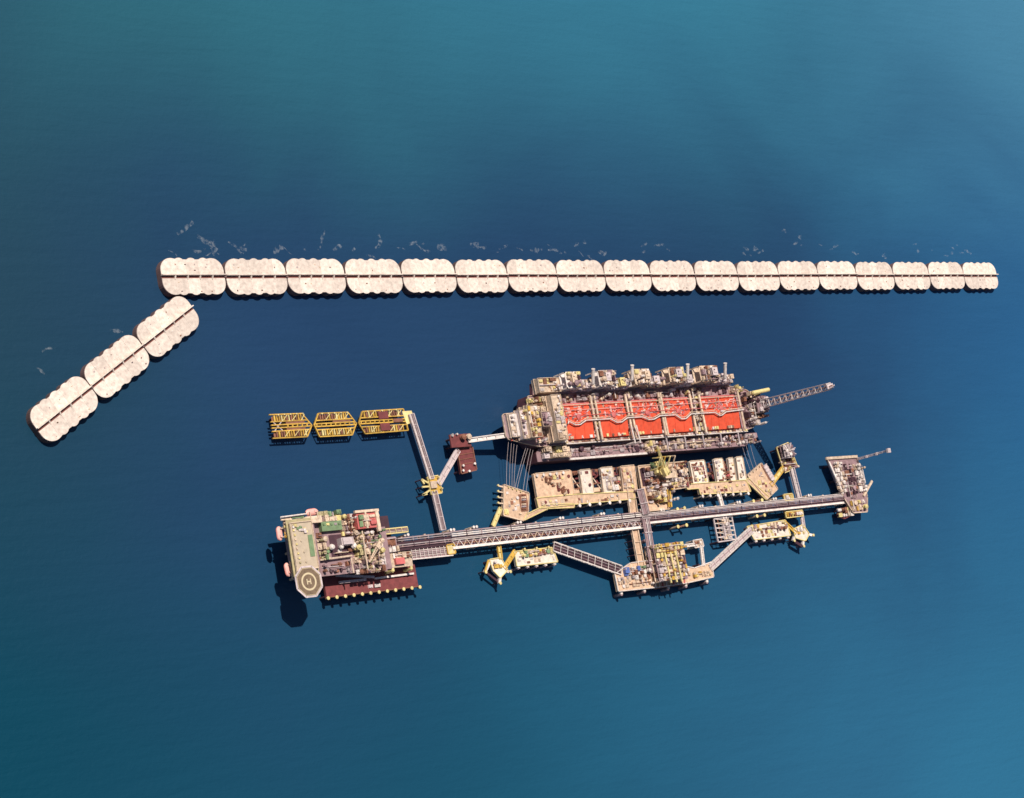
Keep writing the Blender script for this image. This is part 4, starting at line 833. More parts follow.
# pipes and white rails in the shade between the decks
for px in ((336, 575.5, 374, 577), (339, 582.5, 366, 579.5)): MB().bar(P(px[0], px[1], 11.5), P(px[2], px[3], 11.5), 1.8, 1.4).build('pipe_header', 'pale_steel', q)
for (px, py) in ((338, 576), (372, 577), (341, 582), (364, 580)):
    e = P(px, py, 11); piece('post', 'pile', 'pale_steel', q, (e.x, e.y, 9.95), (0, 0, 0), (.8, .8, 1.2))
MB().bar(P(375, 578.5, 11.5), P(413.5, 573.5, 11.5), 1.4, 1.4).build('edge_walkway', 'white_paint', q)
fill(q, WR(364, 584, 381, 588, 11), 9.98, 108, 4, (1, 2.6), ['white_paint', 'white_paint', 'pale_steel'], empty=.15)
# accommodation block under the tan roof
ZR = 36
def prism_px(name, mat, poly, z0, z1):
    p = [P(x, y, z1) for x, y in poly]; return MB().prism([(a.x, a.y) for a in p], z0, z1).build(name, mat, q)
roofp = [(289.5, 523.5), (311, 521), (318.5, 567.5), (297, 572)]
acc = prism_px('accommodation_block', 'cream_paint', roofp, 31, ZR - .4)
uc = [P(x, y, ZR) + Vector((6.5, 0, 0)) for x, y in roofp]; MB().prism([(a.x, a.y) for a in inset(uc, .9)], 16.4, 31.02).build('lower_storeys', 'mauve_steel', q)
rp = [P(x, y, ZR) for x, y in roofp]
MB().prism([(a.x, a.y) for a in inset(rp, 1.04)], ZR - .4, ZR).build('roof', 'roof_tan', q)
for zz in (31.2, 33.4): MB().prism([(a.x, a.y) for a in inset([P(x, y, ZR) for x, y in roofp], 1.05)], zz, zz + .35).build('floor_band', 'pale_yellow', acc)
MB().prism([(a.x, a.y) for a in inset(rp, 1.17)], 33.5, 33.9).build('roof_walkway', 'olive_paint', q)
for i in range(4): edges(q, [rp[i], rp[(i + 1) % 4]], ZR - .02, 'parapet', 'cream_paint', .4, .9, False)
pr = [P(x, y, ZR) for x, y in ((307.5, 535), (311.8, 534.5), (315, 556), (310.5, 556.5))]; MB().prism([(a.x, a.y) for a in pr], ZR - .02, ZR + .5).build('roof_strip', 'green_deck', q)
rn = random.Random(77)
for i in range(9):
    e = P(291.8 + .9 * i + rn.uniform(-.3, .3), 526 + 4.6 * i, ZR); piece('roof_vent', 'cabin', rn.choice(['pale_yellow', 'olive_paint', 'cream_paint']), q, (e.x + .6, e.y, ZR - .02), (0, 0, 0), (1.3, 1.3, 1))
for i in range(14):
    e = P(rn.uniform(292, 308), rn.uniform(524.5, 532), ZR); piece('roof_unit', rn.choice(['cabin', 'cooler', 'skid']), rn.choice(['white_paint', 'pale_yellow', 'cream_paint', 'pale_steel', 'green_deck']), q, (e.x, e.y, ZR - .02), (0, 0, 0), (rn.uniform(1.2, 2.6), rn.uniform(1.2, 2.2), rn.uniform(.7, 1.6)))
for (px, py) in ((301, 541), (304, 552), (298, 558), (306, 562)):
    e = P(px, py, ZR); piece('roof_vent', 'tank', 'roof_tan', q, (e.x, e.y, ZR - .02), (0, 0, 0), (1.4, 1.4, .8))
e0, e1 = P(302, 569, ZR), P(311, 567.3, ZR); MB().bar(e0 + Vector((0, 0, .5)), e1 + Vector((0, 0, .5)), 1, 1).build('stair_hood', 'dark_steel', q)
# escape balcony and lattice edge on the outer side
prism_px('outer_balcony', 'cream_paint', [(283, 519), (291, 518), (295, 538), (287, 540)], 28.6, 30)
t = MB()
a, b = P(280.5, 517.5, 33), P(305.5, 514.2, 33)
for i in range(9): e = a.lerp(b, i / 9); f = a.lerp(b, (i + 1) / 9); t.bar(e, f + Vector((0, 0, 1.6)), .4, .4)
t.bar(a, b, 1.4, .6); t.bar(a + Vector((0, 0, 1.6)), b + Vector((0, 0, 1.6)), .6, .5); t.build('lattice_rail', 'white_paint', q)
px_box('lattice_deck', 'green_deck', (291, 515.2, 304, 518), 31.5, 32.6); px_box('lattice_deck', 'cream_paint', (281, 516.6, 292, 520), 31.5, 32.6); px_box('outer_wing', 'cream_paint', (303, 516, 322, 523), 28, 31)
fill(q, WR(283, 520.5, 292, 538, 30), 29.98, 110, 3.4, (.8, 2), ['yellow_paint', 'pale_yellow', 'rust_brown', 'cream_paint', 'boat_orange'], empty=.35)
prism_px('outer_balcony', 'cream_paint', [(290, 561), (297, 560), (299, 577), (293, 579)], 26.8, 28)
# helideck
hc = P(309, 581.5, 37.5); R8 = 10.9
def octo(r, off=22.5): return [(hc.x + r * math.cos(math.radians(off + 45 * i)), hc.y + r * math.sin(math.radians(off + 45 * i))) for i in range(8)]
hd = MB().prism(octo(R8), 36.6, 37.5).build('helideck', 'helideck_brown', q)
for i in range(8):
    a, b = octo(R8 + .8)[i], octo(R8 + .8)[(i + 1) % 8]; MB().bar((a[0], a[1], 37.3), (b[0], b[1], 37.3), 1.3, .25).build('safety_net', 'pale_steel', hd)
def ring(name, mat, r0, r1, z):
    m = MB(); n = 40; vs = []
    for i in range(n): a = 2 * math.pi * i / n; vs += [(hc.x + r0 * math.cos(a), hc.y + r0 * math.sin(a), z), (hc.x + r1 * math.cos(a), hc.y + r1 * math.sin(a), z)]
    m.add(vs, [(2 * i, 2 * i + 1, (2 * i + 3) % (2 * n), (2 * i + 2) % (2 * n)) for i in range(n)]); return m.build(name, mat, hd)
ring('landing_circle', 'marking', 5.2, 6.5, 37.53)
t = MB(); t.box(hc.x - 1.9, hc.x - 1.1, hc.y - 2, hc.y + 2, 37.5, 37.53); t.box(hc.x + 1.1, hc.x + 1.9, hc.y - 2, hc.y + 2, 37.5, 37.53); t.box(hc.x - 1.1, hc.x + 1.1, hc.y - .45, hc.y + .45, 37.5, 37.53); t.build('landing_letter', 'marking', hd)
for i in range(8):
    a, b = octo(R8 - .4)[i], octo(R8 - .4)[(i + 1) % 8]; MB().bar((a[0], a[1], 37.52), (b[0], b[1], 37.52), .35, .06).build('edge_line', 'marking', hd)
for i in range(0, 8, 2):
    a = octo(R8 * .72)[i]; MB().tube((a[0], a[1], 36.7), (hc.x + (a[0] - hc.x) * .4 + 4, hc.y + (a[1] - hc.y) * .3 + 7, 17), .5, 8).build('helideck_strut', 'pale_steel', hd)
# upper decks east of the block
fill(q, WR(320, 510, 342, 521, ZM + 5), ZM - .02, 111, 5, (3, 6), ['cream_paint', 'olive_paint', 'pale_yellow', 'green_deck', 'cream_paint'], types=['cabin', 'cabin', 'skid', 'module'], empty=.02, cover=.95)
px_box('green_helper_deck', 'green_deck', (321.5, 521, 342, 530.5), ZM - .02, ZM + 4)
for i in range(5):
    e = P(324 + 3.8 * i, 524.5 - .2 * i, ZM + 4); piece('roof_unit', 'skid', ['green_deck', 'pale_yellow', 'green_deck', 'grey_steel', 'green_deck'][i], q, (e.x, e.y, ZM + 3.98), (0, 0, 0), (2.4, 1.8, 1))
fill(q, WR(319, 531, 332, 560, ZM + 6), ZM - .02, 112, 4, (2, 6), ['cream_paint', 'pale_yellow', 'olive_paint', 'green_deck', 'white_paint', 'rust_brown'], empty=.08)
fill(q, WR(354, 530, 382, 572, ZM), ZM - .02, 120, 3.2, (.4, 1.6), ['cream_paint', 'olive_paint', 'rust_brown', 'white_paint', 'pale_yellow', 'cream_paint', 'green_deck'], empty=.25)
px_box('cargo_pit', 'dark_steel', (330, 534, 353, 556, ), ZM - .01, ZM + .25)
px_box('generator_house', 'pale_steel', (341.5, 537, 354, 545), ZM - .02, ZM + 6)
e = P(347, 541, ZM + 6); piece('roof_unit', 'cooler', 'pale_steel', q, (e.x, e.y, ZM + 5.98), (0, 0, 0), (8, 5, 1.2))
for (px, py, rr) in ((332, 547, 2.3), (341.5, 547, 1.8), (354, 545.5, 2.5)):
    e = P(px, py, ZM + 4); t = MB(); t.lathe((e.x, e.y, ZM + 4), (0, 0, 1), [(-rr, .1), (-rr * .7, rr * .7), (0, rr), (rr * .7, rr * .7), (rr, .1)], 14); t.tube((e.x, e.y, ZM + .2), (e.x, e.y, ZM + 4), .5, 8); t.build('antenna_dome', 'white_paint', q)
fill(q, WR(332, 549, 352, 556, ZM + 1), ZM + .2, 113, 3.4, (1, 3), ['mauve_steel', 'dark_steel', 'white_paint', 'rust_brown'], empty=.35)
MB().bar(P(320, 560, ZM + 3), P(352, 555.5, ZM + 3), 1.2, 1).build('pipe_header', 'cream_paint', q)
for (px, py) in ((323, 559.5), (348, 556)):
    e = P(px, py, ZM + 3); piece('post', 'pile', 'cream_paint', q, (e.x, e.y, ZM - .02), (0, 0, 0), (.9, .9, 2.6))
fill(q, WR(322, 562, 350, 573, ZM + 1), ZM - .02, 114, 3.8, (1, 3.5), ['mauve_steel', 'pale_steel', 'rust_brown', 'dark_steel', 'white_paint', 'grey_steel'], empty=.2)
pk = px_box('red_workshop', 'pink_red', (357, 512, 377, 528), ZM - .02, ZM + 7)
for rect in ((355, 509.5, 379, 512), (377, 511, 380, 531), (366, 512, 367.5, 528)): px_box('workshop_frame', 'cream_paint', rect, ZM + 6.5, ZM + 8.6)
fill(q, WR(358, 514, 376, 527, ZM + 7), ZM + 6.98, 115, 5, (.8, 2.5), ['pink_red', 'cream_paint', 'dark_steel', 'pink_red', 'green_deck'], empty=.45)
fill(q, WR(343, 513, 357, 535, ZM + 5), ZM - .02, 116, 3.8, (2, 6.5), ['rust_brown', 'cream_paint', 'cream_paint', 'pale_yellow', 'mauve_steel', 'white_paint'], empty=.08)
fill(q, WR(354, 529, 386, 573, ZM + 4), ZM - .02, 117, 3.9, (1.5, 6), ['rust_brown', 'cream_paint', 'cream_paint', 'mauve_steel', 'white_paint', 'rust_brown', 'olive_paint', 'pale_steel', 'pale_yellow', 'green_deck', 'cream_paint'], empty=.14)
for a, b in (((362, 531), (368, 570)), ((351, 558), (353.5, 573))): MB().bar(P(*a, ZM + 7), P(*b, ZM + 7), .8, .8).build('walkway', 'cream_paint', q)
for (px, py) in ((362.5, 533), (367.5, 567), (351.3, 560), (353.2, 571)):
    e = P(px, py, ZM + 7); piece('post', 'pile', 'white_paint', q, (e.x, e.y, ZM - .02), (0, 0, 0), (.7, .7, 6.7))
e = P(372, 548, ZM); piece('pedestal_crane', 'crane', 'cream_paint', q, (e.x, e.y, ZM - .02), (0, 0, -2.4), (17, 17, 11))
# bridgehead box on four legs
x0, y0, x1, y1 = WR(390, 552, 412, 567, 20)
MB().box(x0, x1, y0, y1, 18.6, 20).build('bridgehead_deck', 'cream_paint', q)
for x in (x0 + 2, x1 - 2):
    for y in (y0 + 2, y1 - 2): piece('bridgehead_leg', 'pile', 'yellow_paint', q, (x, y, 9.95), (0, 0, 0), (2.2, 2.2, 8.7))
for x in (x0 + 1.5, x1 - 1.5): piece('bridgehead_leg', 'pile', 'pale_yellow', q, (x, y0 - 2, 9.98), (0, 0, 0), (2.6, 2.6, 9)); MB().bar((x, y0 - 2.6, 19.2), (x, y0 + 1, 19.2), 2, 1.2).build('outrigger', 'pale_yellow', q)
px_box('equipment_cabin', 'pink_red', (396, 557.5, 405, 564), 19.98, 22.5)
fill(q, (x0, y0 + (y1 - y0) * .55, x1, y1), 19.98, 118, 4.5, (1, 3), ['cream_paint', 'pale_yellow', 'white_paint', 'rust_brown'], empty=.2)
fill(q, WR(383, 538, 396, 553, 20), 19.98, 119, 5, (1, 4), ['cream_paint', 'white_paint', 'mauve_steel', 'rust_brown'], empty=.15)
r_ = WR(381, 537, 397, 553.5, 20); MB().box(r_[0], r_[2], r_[1], r_[3], 18.5, 20).build('link_deck', 'mauve_steel', q)
for x in (r_[0] + 2, r_[2] - 2):
    for y in (r_[1] + 2, r_[3] - 2): piece('jacket_leg', 'pile', 'rust_brown', q, (x, y, -12), (0, 0, 0), (1.6, 1.6, 31))

def lifeboat(label, a, b, z, hang):
    A, B = P(*a, z), P(*b, z); c = (A + B) / 2; d = (B - A); L = d.length; d.normalize(); s = Vector((-d.y, d.x, 0))
    root = thing('lifeboat', label, 'lifeboat', (c.x, c.y, z - 1.6), 'enclosed lifeboats round the living quarters')
    m = MB(); n = 13; prof = []
    def hullring(t):
        w = 2.5 * max(0.25, (1 - .7 * abs(t) ** 5)); hh = 1.7 * max(.25, (1 - .5 * abs(t) ** 3)); return w, hh
    for part, mat in (('hull', 'boat_orange'), ('canopy', 'boat_canopy')):
        m = MB(); vs = []; fs = []
        for i in range(n):
            t = -1 + 2 * i / (n - 1); w, hh = hullring(t)
            for j in range(7):
                an = math.pi * j / 6
                y = w * math.cos(an); zz = (-hh if part == 'hull' else hh * .95) * math.sin(an)
                if part == 'canopy': y *= .94
                vs.append(c + d * (t * L / 2) + s * y + Vector((0, 0, zz)))
        for i in range(n - 1):
            for j in range(6): k = i * 7 + j; fs.append((k, k + 1, k + 8, k + 7))
        for i in range(n - 1): fs.append((i * 7, i * 7 + 7, i * 7 + 13, i * 7 + 6))
        m.add(vs, fs).build(part, mat, root)
    e = c + d * (L * .22); MB().box(e.x - .8, e.x + .8, e.y - .8, e.y + .8, z + 1.2, z + 2.2).build('helm_turret', 'boat_canopy', root)
    H = Vector(hang)
    for f in (-.3, .3):
        p = c + d * (L * f); MB().bar(p + H + Vector((0, 0, 2.4)), p + Vector((0, 0, 2.4)), .5, .5).build('davit_arm', 'cream_paint', q); MB().bar(p + Vector((0, 0, 2.4)), p + Vector((0, 0, 1.3)), .25, .25).build('fall_rope', 'grey_steel', root)
lifeboat('pink and red lifeboat beside the lattice rail corner of the quarters block', (278.4, 526.5), (280.4, 540.5), 27, (6, 0, 0))
lifeboat('pink and red lifeboat hanging just behind the helideck', (286, 563), (289.3, 576.5), 25, (6, 0, 0))
lifeboat('pink lifeboat hanging on the breakwater side of the quarters roof', (305.5, 513), (317.5, 511), 29, (0, -6, 0))

# ------------------------------------------------------------------ the gas ship
g = thing('gas_ship', 'moored floating gas plant ship with red tank covers and crowded process modules', 'ship', (430, -126, 0))
XS, XE = 285.0, 583.0
N, S_ = -105.0, -147.0
hull = [(XS + 2, -118.5), (XS, -120), (XS, -137), (XS + 2, -139.5), (XS + 26, -145.5), (XS + 34, S_), (550, S_), (570, -143), (586, -133), (590, -126), (586, -119), (570, -109), (550, N), (316, N), (313, -114), (306, -118)]
m = MB(); lev = [(-4, .86, 34), (3, .93, 28), (10, 1.0, 17), (17, 1.0, 6), (22, 1.0, 0)]; k = len(hull); vs = []
for z, s, rake in lev: vs += [(max(435 + (x - 435) * (s if x > 435 else 1), XS + rake + (abs(y + 126) * .35 if rake else 0)) if x < 435 else 435 + (x - 435) * s, -126 + (y + 126) * s, z) for x, y in hull]
fs = [tuple(range(k)), tuple(range((len(lev) - 1) * k, len(lev) * k))[::-1]]
for j in range(len(lev) - 1): fs += [(j * k + i, (j + 1) * k + i, (j + 1) * k + (i + 1) % k, j * k + (i + 1) % k) for i in range(k)]
m.add(vs, fs).build('hull', 'hull_dark', g)
MB().prism(hull, 22.004, 22.3).build('main_deck', 'mauve_steel', g)
for i in range(k):
    a, b = hull[i], hull[(i + 1) % k]; MB().bar((a[0], a[1], 22.9), (b[0], b[1], 22.9), .35, 1.2).build('bulwark', 'cream_paint', g)
sn = MB().prism([(320, N - .02), (322, -95), (326, -93.5), (549, -93.5), (549, N - .02)], 20.5, 24).build('sponson', 'hull_dark', g)
MB().prism([(320.4, N + .2), (322.2, -95.1), (326.1, -93.6), (548.8, -93.6), (548.8, N + .2)], 24.003, 24.4).build('sponson_deck', 'mauve_steel', sn)
ss = MB().prism([(322, S_), (318, -151), (318, -158.5), (560, -158.5), (579, -151), (579, S_)], 4, 17).build('sponson', 'hull_dark', g)
MB().prism([(322.2, S_ - .05), (318.2, -151), (318.2, -158.3), (560, -158.3), (578.8, -151), (578.8, S_ - .05)], 17.003, 17.4).build('sponson_deck', 'mauve_steel', ss)
MB().bar((352, -158.2, 18.2), (440, -158.2, 18.2), 1.6, 1.8).build('edge_walkway', 'white_paint', ss); MB().bar((440, -157.7, 18.2), (558, -157.7, 18.2), 1.2, 1.8).build('edge_walkway', 'mauve_steel', ss)
# tank covers with a ridge
ZT = 25.0
secs = [(346, 378), (385, 417.5), (424, 456), (461, 493), (507, 552)]
YS, YN, YR = -143.5, -113.5, -128.5
for (a, b) in secs:
    m = MB(); z0, z1, z2 = 22.3, 25.0, 27.6; t = 1.2
    m.add([(a, YS, z0), (b, YS, z0), (b, YN, z0), (a, YN, z0), (a + .4, YS + .4, z1), (b - .4, YS + .4, z1), (b - .4, YN - .4, z1), (a + .4, YN - .4, z1), (a + 1.4, YR, z2), (b - 1.4, YR, z2)],
          [(0, 1, 5, 4), (2, 3, 7, 6), (4, 5, 9, 8), (6, 7, 8, 9), (1, 2, 6, 9, 5), (3, 0, 4, 8, 7)])
    tc = m.build('tank_cover', 'red_deck', g)
    w = b - a; kk = max(2, int(w / 9))
    for i in range(1, kk):
        x = a + w * i / kk; MB().bar((x, YS + 1, z1 + .25), (x, YR, z2 + .15), .35, .4).build('cover_rib', 'red_deck', tc); MB().bar((x, YR, z2 + .15), (x, YN - 1, z1 + .25), .35, .4).build('cover_rib', 'red_deck', tc)
    # domes and pipes on the ridge and the far slope
    rn = random.Random(int(a))
    for i in range(int(w * 1.5)):
        x = a + 2 + rn.random() * (w - 4); y = rn.uniform(YR + .5, YN - 2.5); zz = z2 + (z1 - z2) * (y - YR) / (YN - YR)
        piece(rn.choice(['tank_fitting', 'valve_skid']), rn.choice(['skid', 'vessel', 'rack', 'tank', 'cabin']), rn.choice(['cream_paint', 'pink_red', 'pale_steel', 'pink_red', 'red_deck', 'boat_canopy', 'pink_red', 'boat_canopy', 'mauve_steel']), tc, (x, y, zz - .35), (0, 0, rn.choice([0, 0, .6, 1.57])), (rn.uniform(1.5, 5), rn.uniform(.7, 2), rn.uniform(.9, 2.2)))
    c = (a + b) / 2; t = MB(); t.lathe((c, YR + 3, z2 - .8), (0, 0, 1), [(0, 2.6), (1.6, 2.4), (2.1, 1.3), (2.3, .2)], 14); t.build('tank_dome', 'pink_red', tc)
    for i in range(6):
        e = 2 * math.pi * i / 6; t = MB(); t.tube((c + 3 * math.cos(e), YR + 3 + 3 * math.sin(e), z2), (c + 6.5 * math.cos(e), YR + 3 + 4.5 * math.sin(e), z2 - .2), .3, 6); t.build('dome_pipe', 'pale_steel', tc)
    MB().bar((a + .5, YN - .6, z1 + .9), (b - .5, YN - .6, z1 + .9), 1, 1).build('catwalk', 'pink_red', tc)
# ridge pipe with dips round the domes
for dy, rad, mat in ((0, .75, 'white_paint'), (1.6, .5, 'cream_paint')):
    pts = [Vector((347.5, -131, 29.5))]
    for (a, b) in secs:
        rq = random.Random(int(b)); c = (a + b) / 2 + rq.uniform(-4, 4); w = min(6, (b - a) * .28) * rq.uniform(.5, 1.1); dp = rq.uniform(1.6, 3.8)
        pts += [Vector((c - w - 4, -129 + dy, 29.5)), Vector((c - w * .5, -129 - dp + dy, 29.2)), Vector((c + w * .5, -129 - dp + dy, 29.2)), Vector((c + w + 4, -129 + dy, 29.5))]
    pts.append(Vector((555, -128 + dy, 29.5)))
    MB().path([Vector((min(p.x, 555), p.y, p.z)) for p in pts], rad * .7, 8).build('ridge_pipe', mat, g)
    for p in pts[::2]: piece('pipe_stand', 'pile', 'cream_paint', g, (p.x, p.y, 22.2), (0, 0, 0), (.8, .8, 7.4))
for yy, zz, rad, mat in ((-124.4, 28.3, .3, 'pink_red'), (-119.6, 27.8, .3, 'boat_canopy'), (-115.2, 27.2, .4, 'cream_paint')):
    MB().tube((347.5, yy, zz), (555, yy, zz), rad, 6).build('deck_pipe', mat, g)
    for i in range(9): piece('pipe_stand', 'pile', 'cream_paint', g, (347.8 + 25.8 * i, yy, 22.2), (0, 0, 0), (.5, .5, zz - 22.2))
fill(g, (346.5, -143.2, 551.5, -140.2), 25.0, 126, 3.2, (.8, 1.8), ['cream_paint', 'pale_yellow', 'white_paint', 'rust_brown'], empty=.6)
# cross catwalks between tanks
gaps = [(343.5, 345.5), (378.5, 384.5), (418, 423.5), (456.5, 460.5), (493.5, 506.5), (552.5, 555.5)]
for (a, b) in gaps:
    for x in ({a + .8, b - .8} if b - a > 3 else {(a + b) / 2}):
        MB().bar((x, YS - 2, 27.4), (x, YN + 5, 27.4), 1.8, 1.2).build('catwalk', 'cream_paint', g)
        for y in (YS, YR, YN): piece('post', 'pile', 'cream_paint', g, (x, y, 22.25), (0, 0, 0), (.8, .8, 4.8))
    if b - a > 3.5: fill(g, (a - .5, YS, b + .5, YN + 6), 22.28, int(a), 3.4, (2, 5), ['cream_paint', 'mauve_steel', 'pale_steel', 'dark_steel', 'pale_yellow', 'rust_brown', 'white_paint'], empty=.12)
fill(g, (345, YS - 3.3, 560, YS - .6), 22.28, 121, 3.4, (1, 2.6), ['cream_paint', 'white_paint', 'pale_steel', 'cream_paint', 'pale_yellow', 'rust_brown'], empty=.12)
MB().bar((345, -146.5, 24.4), (560, -146.5, 24.4), .7, .8).build('handrail', 'white_paint', g)
# south sponson plant
fill(g, (322, -157, 352, -147.6), 17.38, 122, 5.5, (4, 9), ['cream_paint', 'white_paint', 'pale_yellow', 'cream_paint', 'pale_steel'], empty=.03, types=['cabin', 'module', 'skid', 'cabin'])
fill(g, (354, -156.5, 432, -147.8), 17.38, 123, 5, (.8, 2.6), ['mauve_steel', 'dark_steel', 'grey_steel', 'mauve_steel'], empty=.35)
fill(g, (432, -157, 576, -147.8), 17.38, 124, 3.8, (1.2, 5), ['mauve_steel', 'rust_brown', 'cream_paint', 'pale_steel', 'white_paint', 'grey_steel', 'cream_paint'], empty=.12)
for x in (418, 424):
    e = Vector((x, -150, 17.38)); t = MB(); t.tube(e, e + Vector((0, 0, 12)), .9, 8); t.tube(e + Vector((0, 0, 12)), e + Vector((-3, 14, 14)), .6, 8); t.build('loading_arm', 'white_paint', g)
fill(g, (438, -158, 452, -148), 17.38, 125, 4, (4, 9), ['pale_yellow', 'yellow_paint', 'cream_paint'], empty=.05)
for i in range(5):
    x = 460 + 22 * i; MB().bar((x, -147.4, 24), (x + 4, -157.5, 19.5), 1.2, .8).build('gangway_ramp', 'pale_steel', g)
# north sponson modules: each a frame with levels and plant
rn = random.Random(31)
xx = 346.0; i = 0
while xx < 536:
    w = rn.uniform(17, 22); x1 = min(xx + w, 548)
    if x1 > 534: x1 = 548
    hi = i % 2 == 0
    H = (15 if hi else 6.5) + rn.uniform(-1.5, 1.5)
    y0, y1 = (-103.5, -89.8) if hi else (-104.3, -96)
    base = 24.38
    m = MB()
    for x in (xx + .5, (xx + x1) / 2, x1 - 1.5):
        for y in (y0 + .5, y1 - .5): m.box(x - .5, x + .5, y - .5, y + .5, base, base + H)
    for zf in ((.5, 1.0) if hi else (1.0,)): m.box(xx, x1 - 1, y0, y1, base + H * zf - .5, base + H * zf)
    m.bar((xx + .5, y0 + .4, base), (x1 - 1.5, y0 + .4, base + H * .5), .5, .5)
    fr = m.build('process_module', rn.choice(['cream_paint', 'pale_steel', 'cream_paint', 'white_paint']), g)
    fill(g, (xx + 1, y0 + 1, x1 - 2, y1 - 1), base, 200 + i, 6, (H * .3, H * .42), ['mauve_steel', 'pale_steel', 'rust_brown', 'cream_paint'], empty=.1, types=['cabin', 'tank', 'vessel', 'skid'])
    pal = ['pale_yellow', 'cream_paint', 'cream_paint', 'cream_paint', 'white_paint', 'rust_brown', 'mauve_steel', 'dark_steel'] if hi else ['white_paint', 'cream_paint', 'pale_steel', 'cream_paint', 'mauve_steel', 'white_paint']
    fill(g, (xx + .3, y0 + .3, x1 - 1.3, y1 - .3), base + H - .02, 300 + i, 4.4, (1.2, 4.6) if hi else (1.5, 6), pal, empty=.06)
    e = (xx + x1) / 2 + rn.uniform(-3, 3); piece('process_frame', 'module', rn.choice(['cream_paint', 'pale_yellow', 'pale_steel']), g, (e, (y0 + y1) / 2 + .5, base + H - .02), (0, 0, 0), (rn.uniform(5, 7), 7, rn.uniform(4, 7)))
    if not hi:
        fill(g, (xx + 1, -112, x1 - 2, -105.5), 22.28, 400 + i, 5, (1.5, 5), ['mauve_steel', 'dark_steel', 'mauve_steel', 'rust_brown', 'grey_steel'], empty=.25)
    else:
        fill(g, (xx + 1, -112.5, x1 - 2, -105.5), 22.28, 400 + i, 4.6, (3, 8), ['cream_paint', 'pale_steel', 'mauve_steel', 'white_paint', 'cream_paint'], empty=.1)
    xx = x1; i += 1
for px, top in ((593, 369.3), (632, 365.5), (687.5, 364.5), (725, 363.5)):
    a, b = PS(px, top + 14, 41), PS(px + .2, top, 47); m = MB().tube(a, b, 1.35, 12); m.tube(b, b + (b - a).normalized() * .4, 1.6, 12); m.tube((a.x, a.y, 36), a, 1.4, 10); e = m.build('exhaust_stack', 'white_paint', g)
    piece('stack_base', 'cabin', 'pale_steel', g, (a.x, a.y, 24.3), (0, 0, 0), (6, 5, 13))
a = PS(562, 385, 40); MB().tube((a.x, a.y, 24.3), (a.x, a.y, 42), .8, 8).build('exhaust_stack', 'pale_steel', g)
# deckhouse at the stern
def ship_block(name, mat, x0, x1, y0, y1, z0, z1):
    m = MB().box(x0, x1, y0, y1, z0, z1); b = m.build(name, mat, g)
    zz = z0 + 3.1
    while zz < z1 - 1:
        MB().box(x0 - .5, x1 + .5, y0 - .5, y1 + .5, zz, zz + .3).build('floor_band', 'cream_paint', b); zz += 5.5
    for (p, r_) in (((x0, y0), (x1, y0)), ((x1, y0), (x1, y1)), ((x1, y1), (x0, y1)), ((x0, y1), (x0, y0))):
        MB().bar((p[0], p[1], z1 + .5), (r_[0], r_[1], z1 + .5), .3, 1.0).build('handrail', 'cream_paint', b)
    return b
ship_block('deckhouse', 'white_paint', 288, 296, -138.5, -119.5, 22.28, 27)
ship_block('deckhouse', 'pale_steel', 296, 302, -141, -117.5, 22.28, 31)
ship_block('deckhouse', 'cream_paint', 302, 313, -141, -115, 22.28, 34)
ship_block('deckhouse', 'cream_paint', 327, 337.5, -145, -108, 22.28, 37)
ship_block('funnel_casing', 'mauve_steel', 315, 325, -133, -121, 22.28, 35)
ship_block('sponson_house', 'cream_paint', 321, 344, -104.5, -92.8, 24.38, 32)
MB().box(293, 295.5, -138, -120, 26.98, 28.5).build('bridge_wing', 'white_paint', g)
fill(g, (288.5, -138, 293, -120), 26.98, 131, 3.2, (.8, 2.5), ['pale_steel', 'white_paint', 'rust_brown', 'cream_paint'], empty=.2)
fill(g, (296.4, -140.5, 301.6, -118), 30.98, 130, 3.2, (.8, 3), ['pale_steel', 'white_paint', 'cream_paint', 'pale_yellow', 'mauve_steel'], empty=.2)
fill(g, (302.3, -140.7, 312.7, -115.3), 33.98, 132, 3.6, (1, 3.4), ['pale_yellow', 'yellow_paint', 'pale_yellow', 'cream_paint', 'white_paint', 'rust_brown'], empty=.12)
fill(g, (314, -145, 326, -134), 22.28, 133, 3.6, (2, 7), ['rust_brown', 'cream_paint', 'mauve_steel', 'boat_orange', 'white_paint'], empty=.1)
fill(g, (313.5, -120, 326.5, -107), 22.28, 134, 3.8, (5, 10), ['cream_paint', 'pale_yellow', 'cream_paint', 'white_paint', 'rust_brown'], empty=.05)
fill(g, (315.5, -132.5, 324.5, -121.5), 34.98, 135, 4, (1, 3), ['dark_steel', 'mauve_steel', 'pale_steel', 'white_paint'], empty=.1)
fill(g, (327.5, -144.5, 337, -108.5), 36.98, 136, 3.6, (.8, 2.6), ['cream_paint', 'white_paint', 'pale_yellow', 'pale_steel'], empty=.25)
fill(g, (321.5, -104, 343.5, -93.2), 31.98, 137, 3.8, (1, 3), ['cream_paint', 'white_paint', 'pale_yellow', 'pale_steel', 'rust_brown'], empty=.15)
fill(g, (338, -146, 345, -107), 22.28, 138, 4.2, (2, 8), ['white_paint', 'cream_paint', 'mauve_steel', 'pale_steel'], empty=.1)
fill(g, (289, -141, 303, -139.2), 22.28, 139, 2.5, (1, 3), ['rust_brown', 'boat_orange', 'white_paint'], empty=.2)
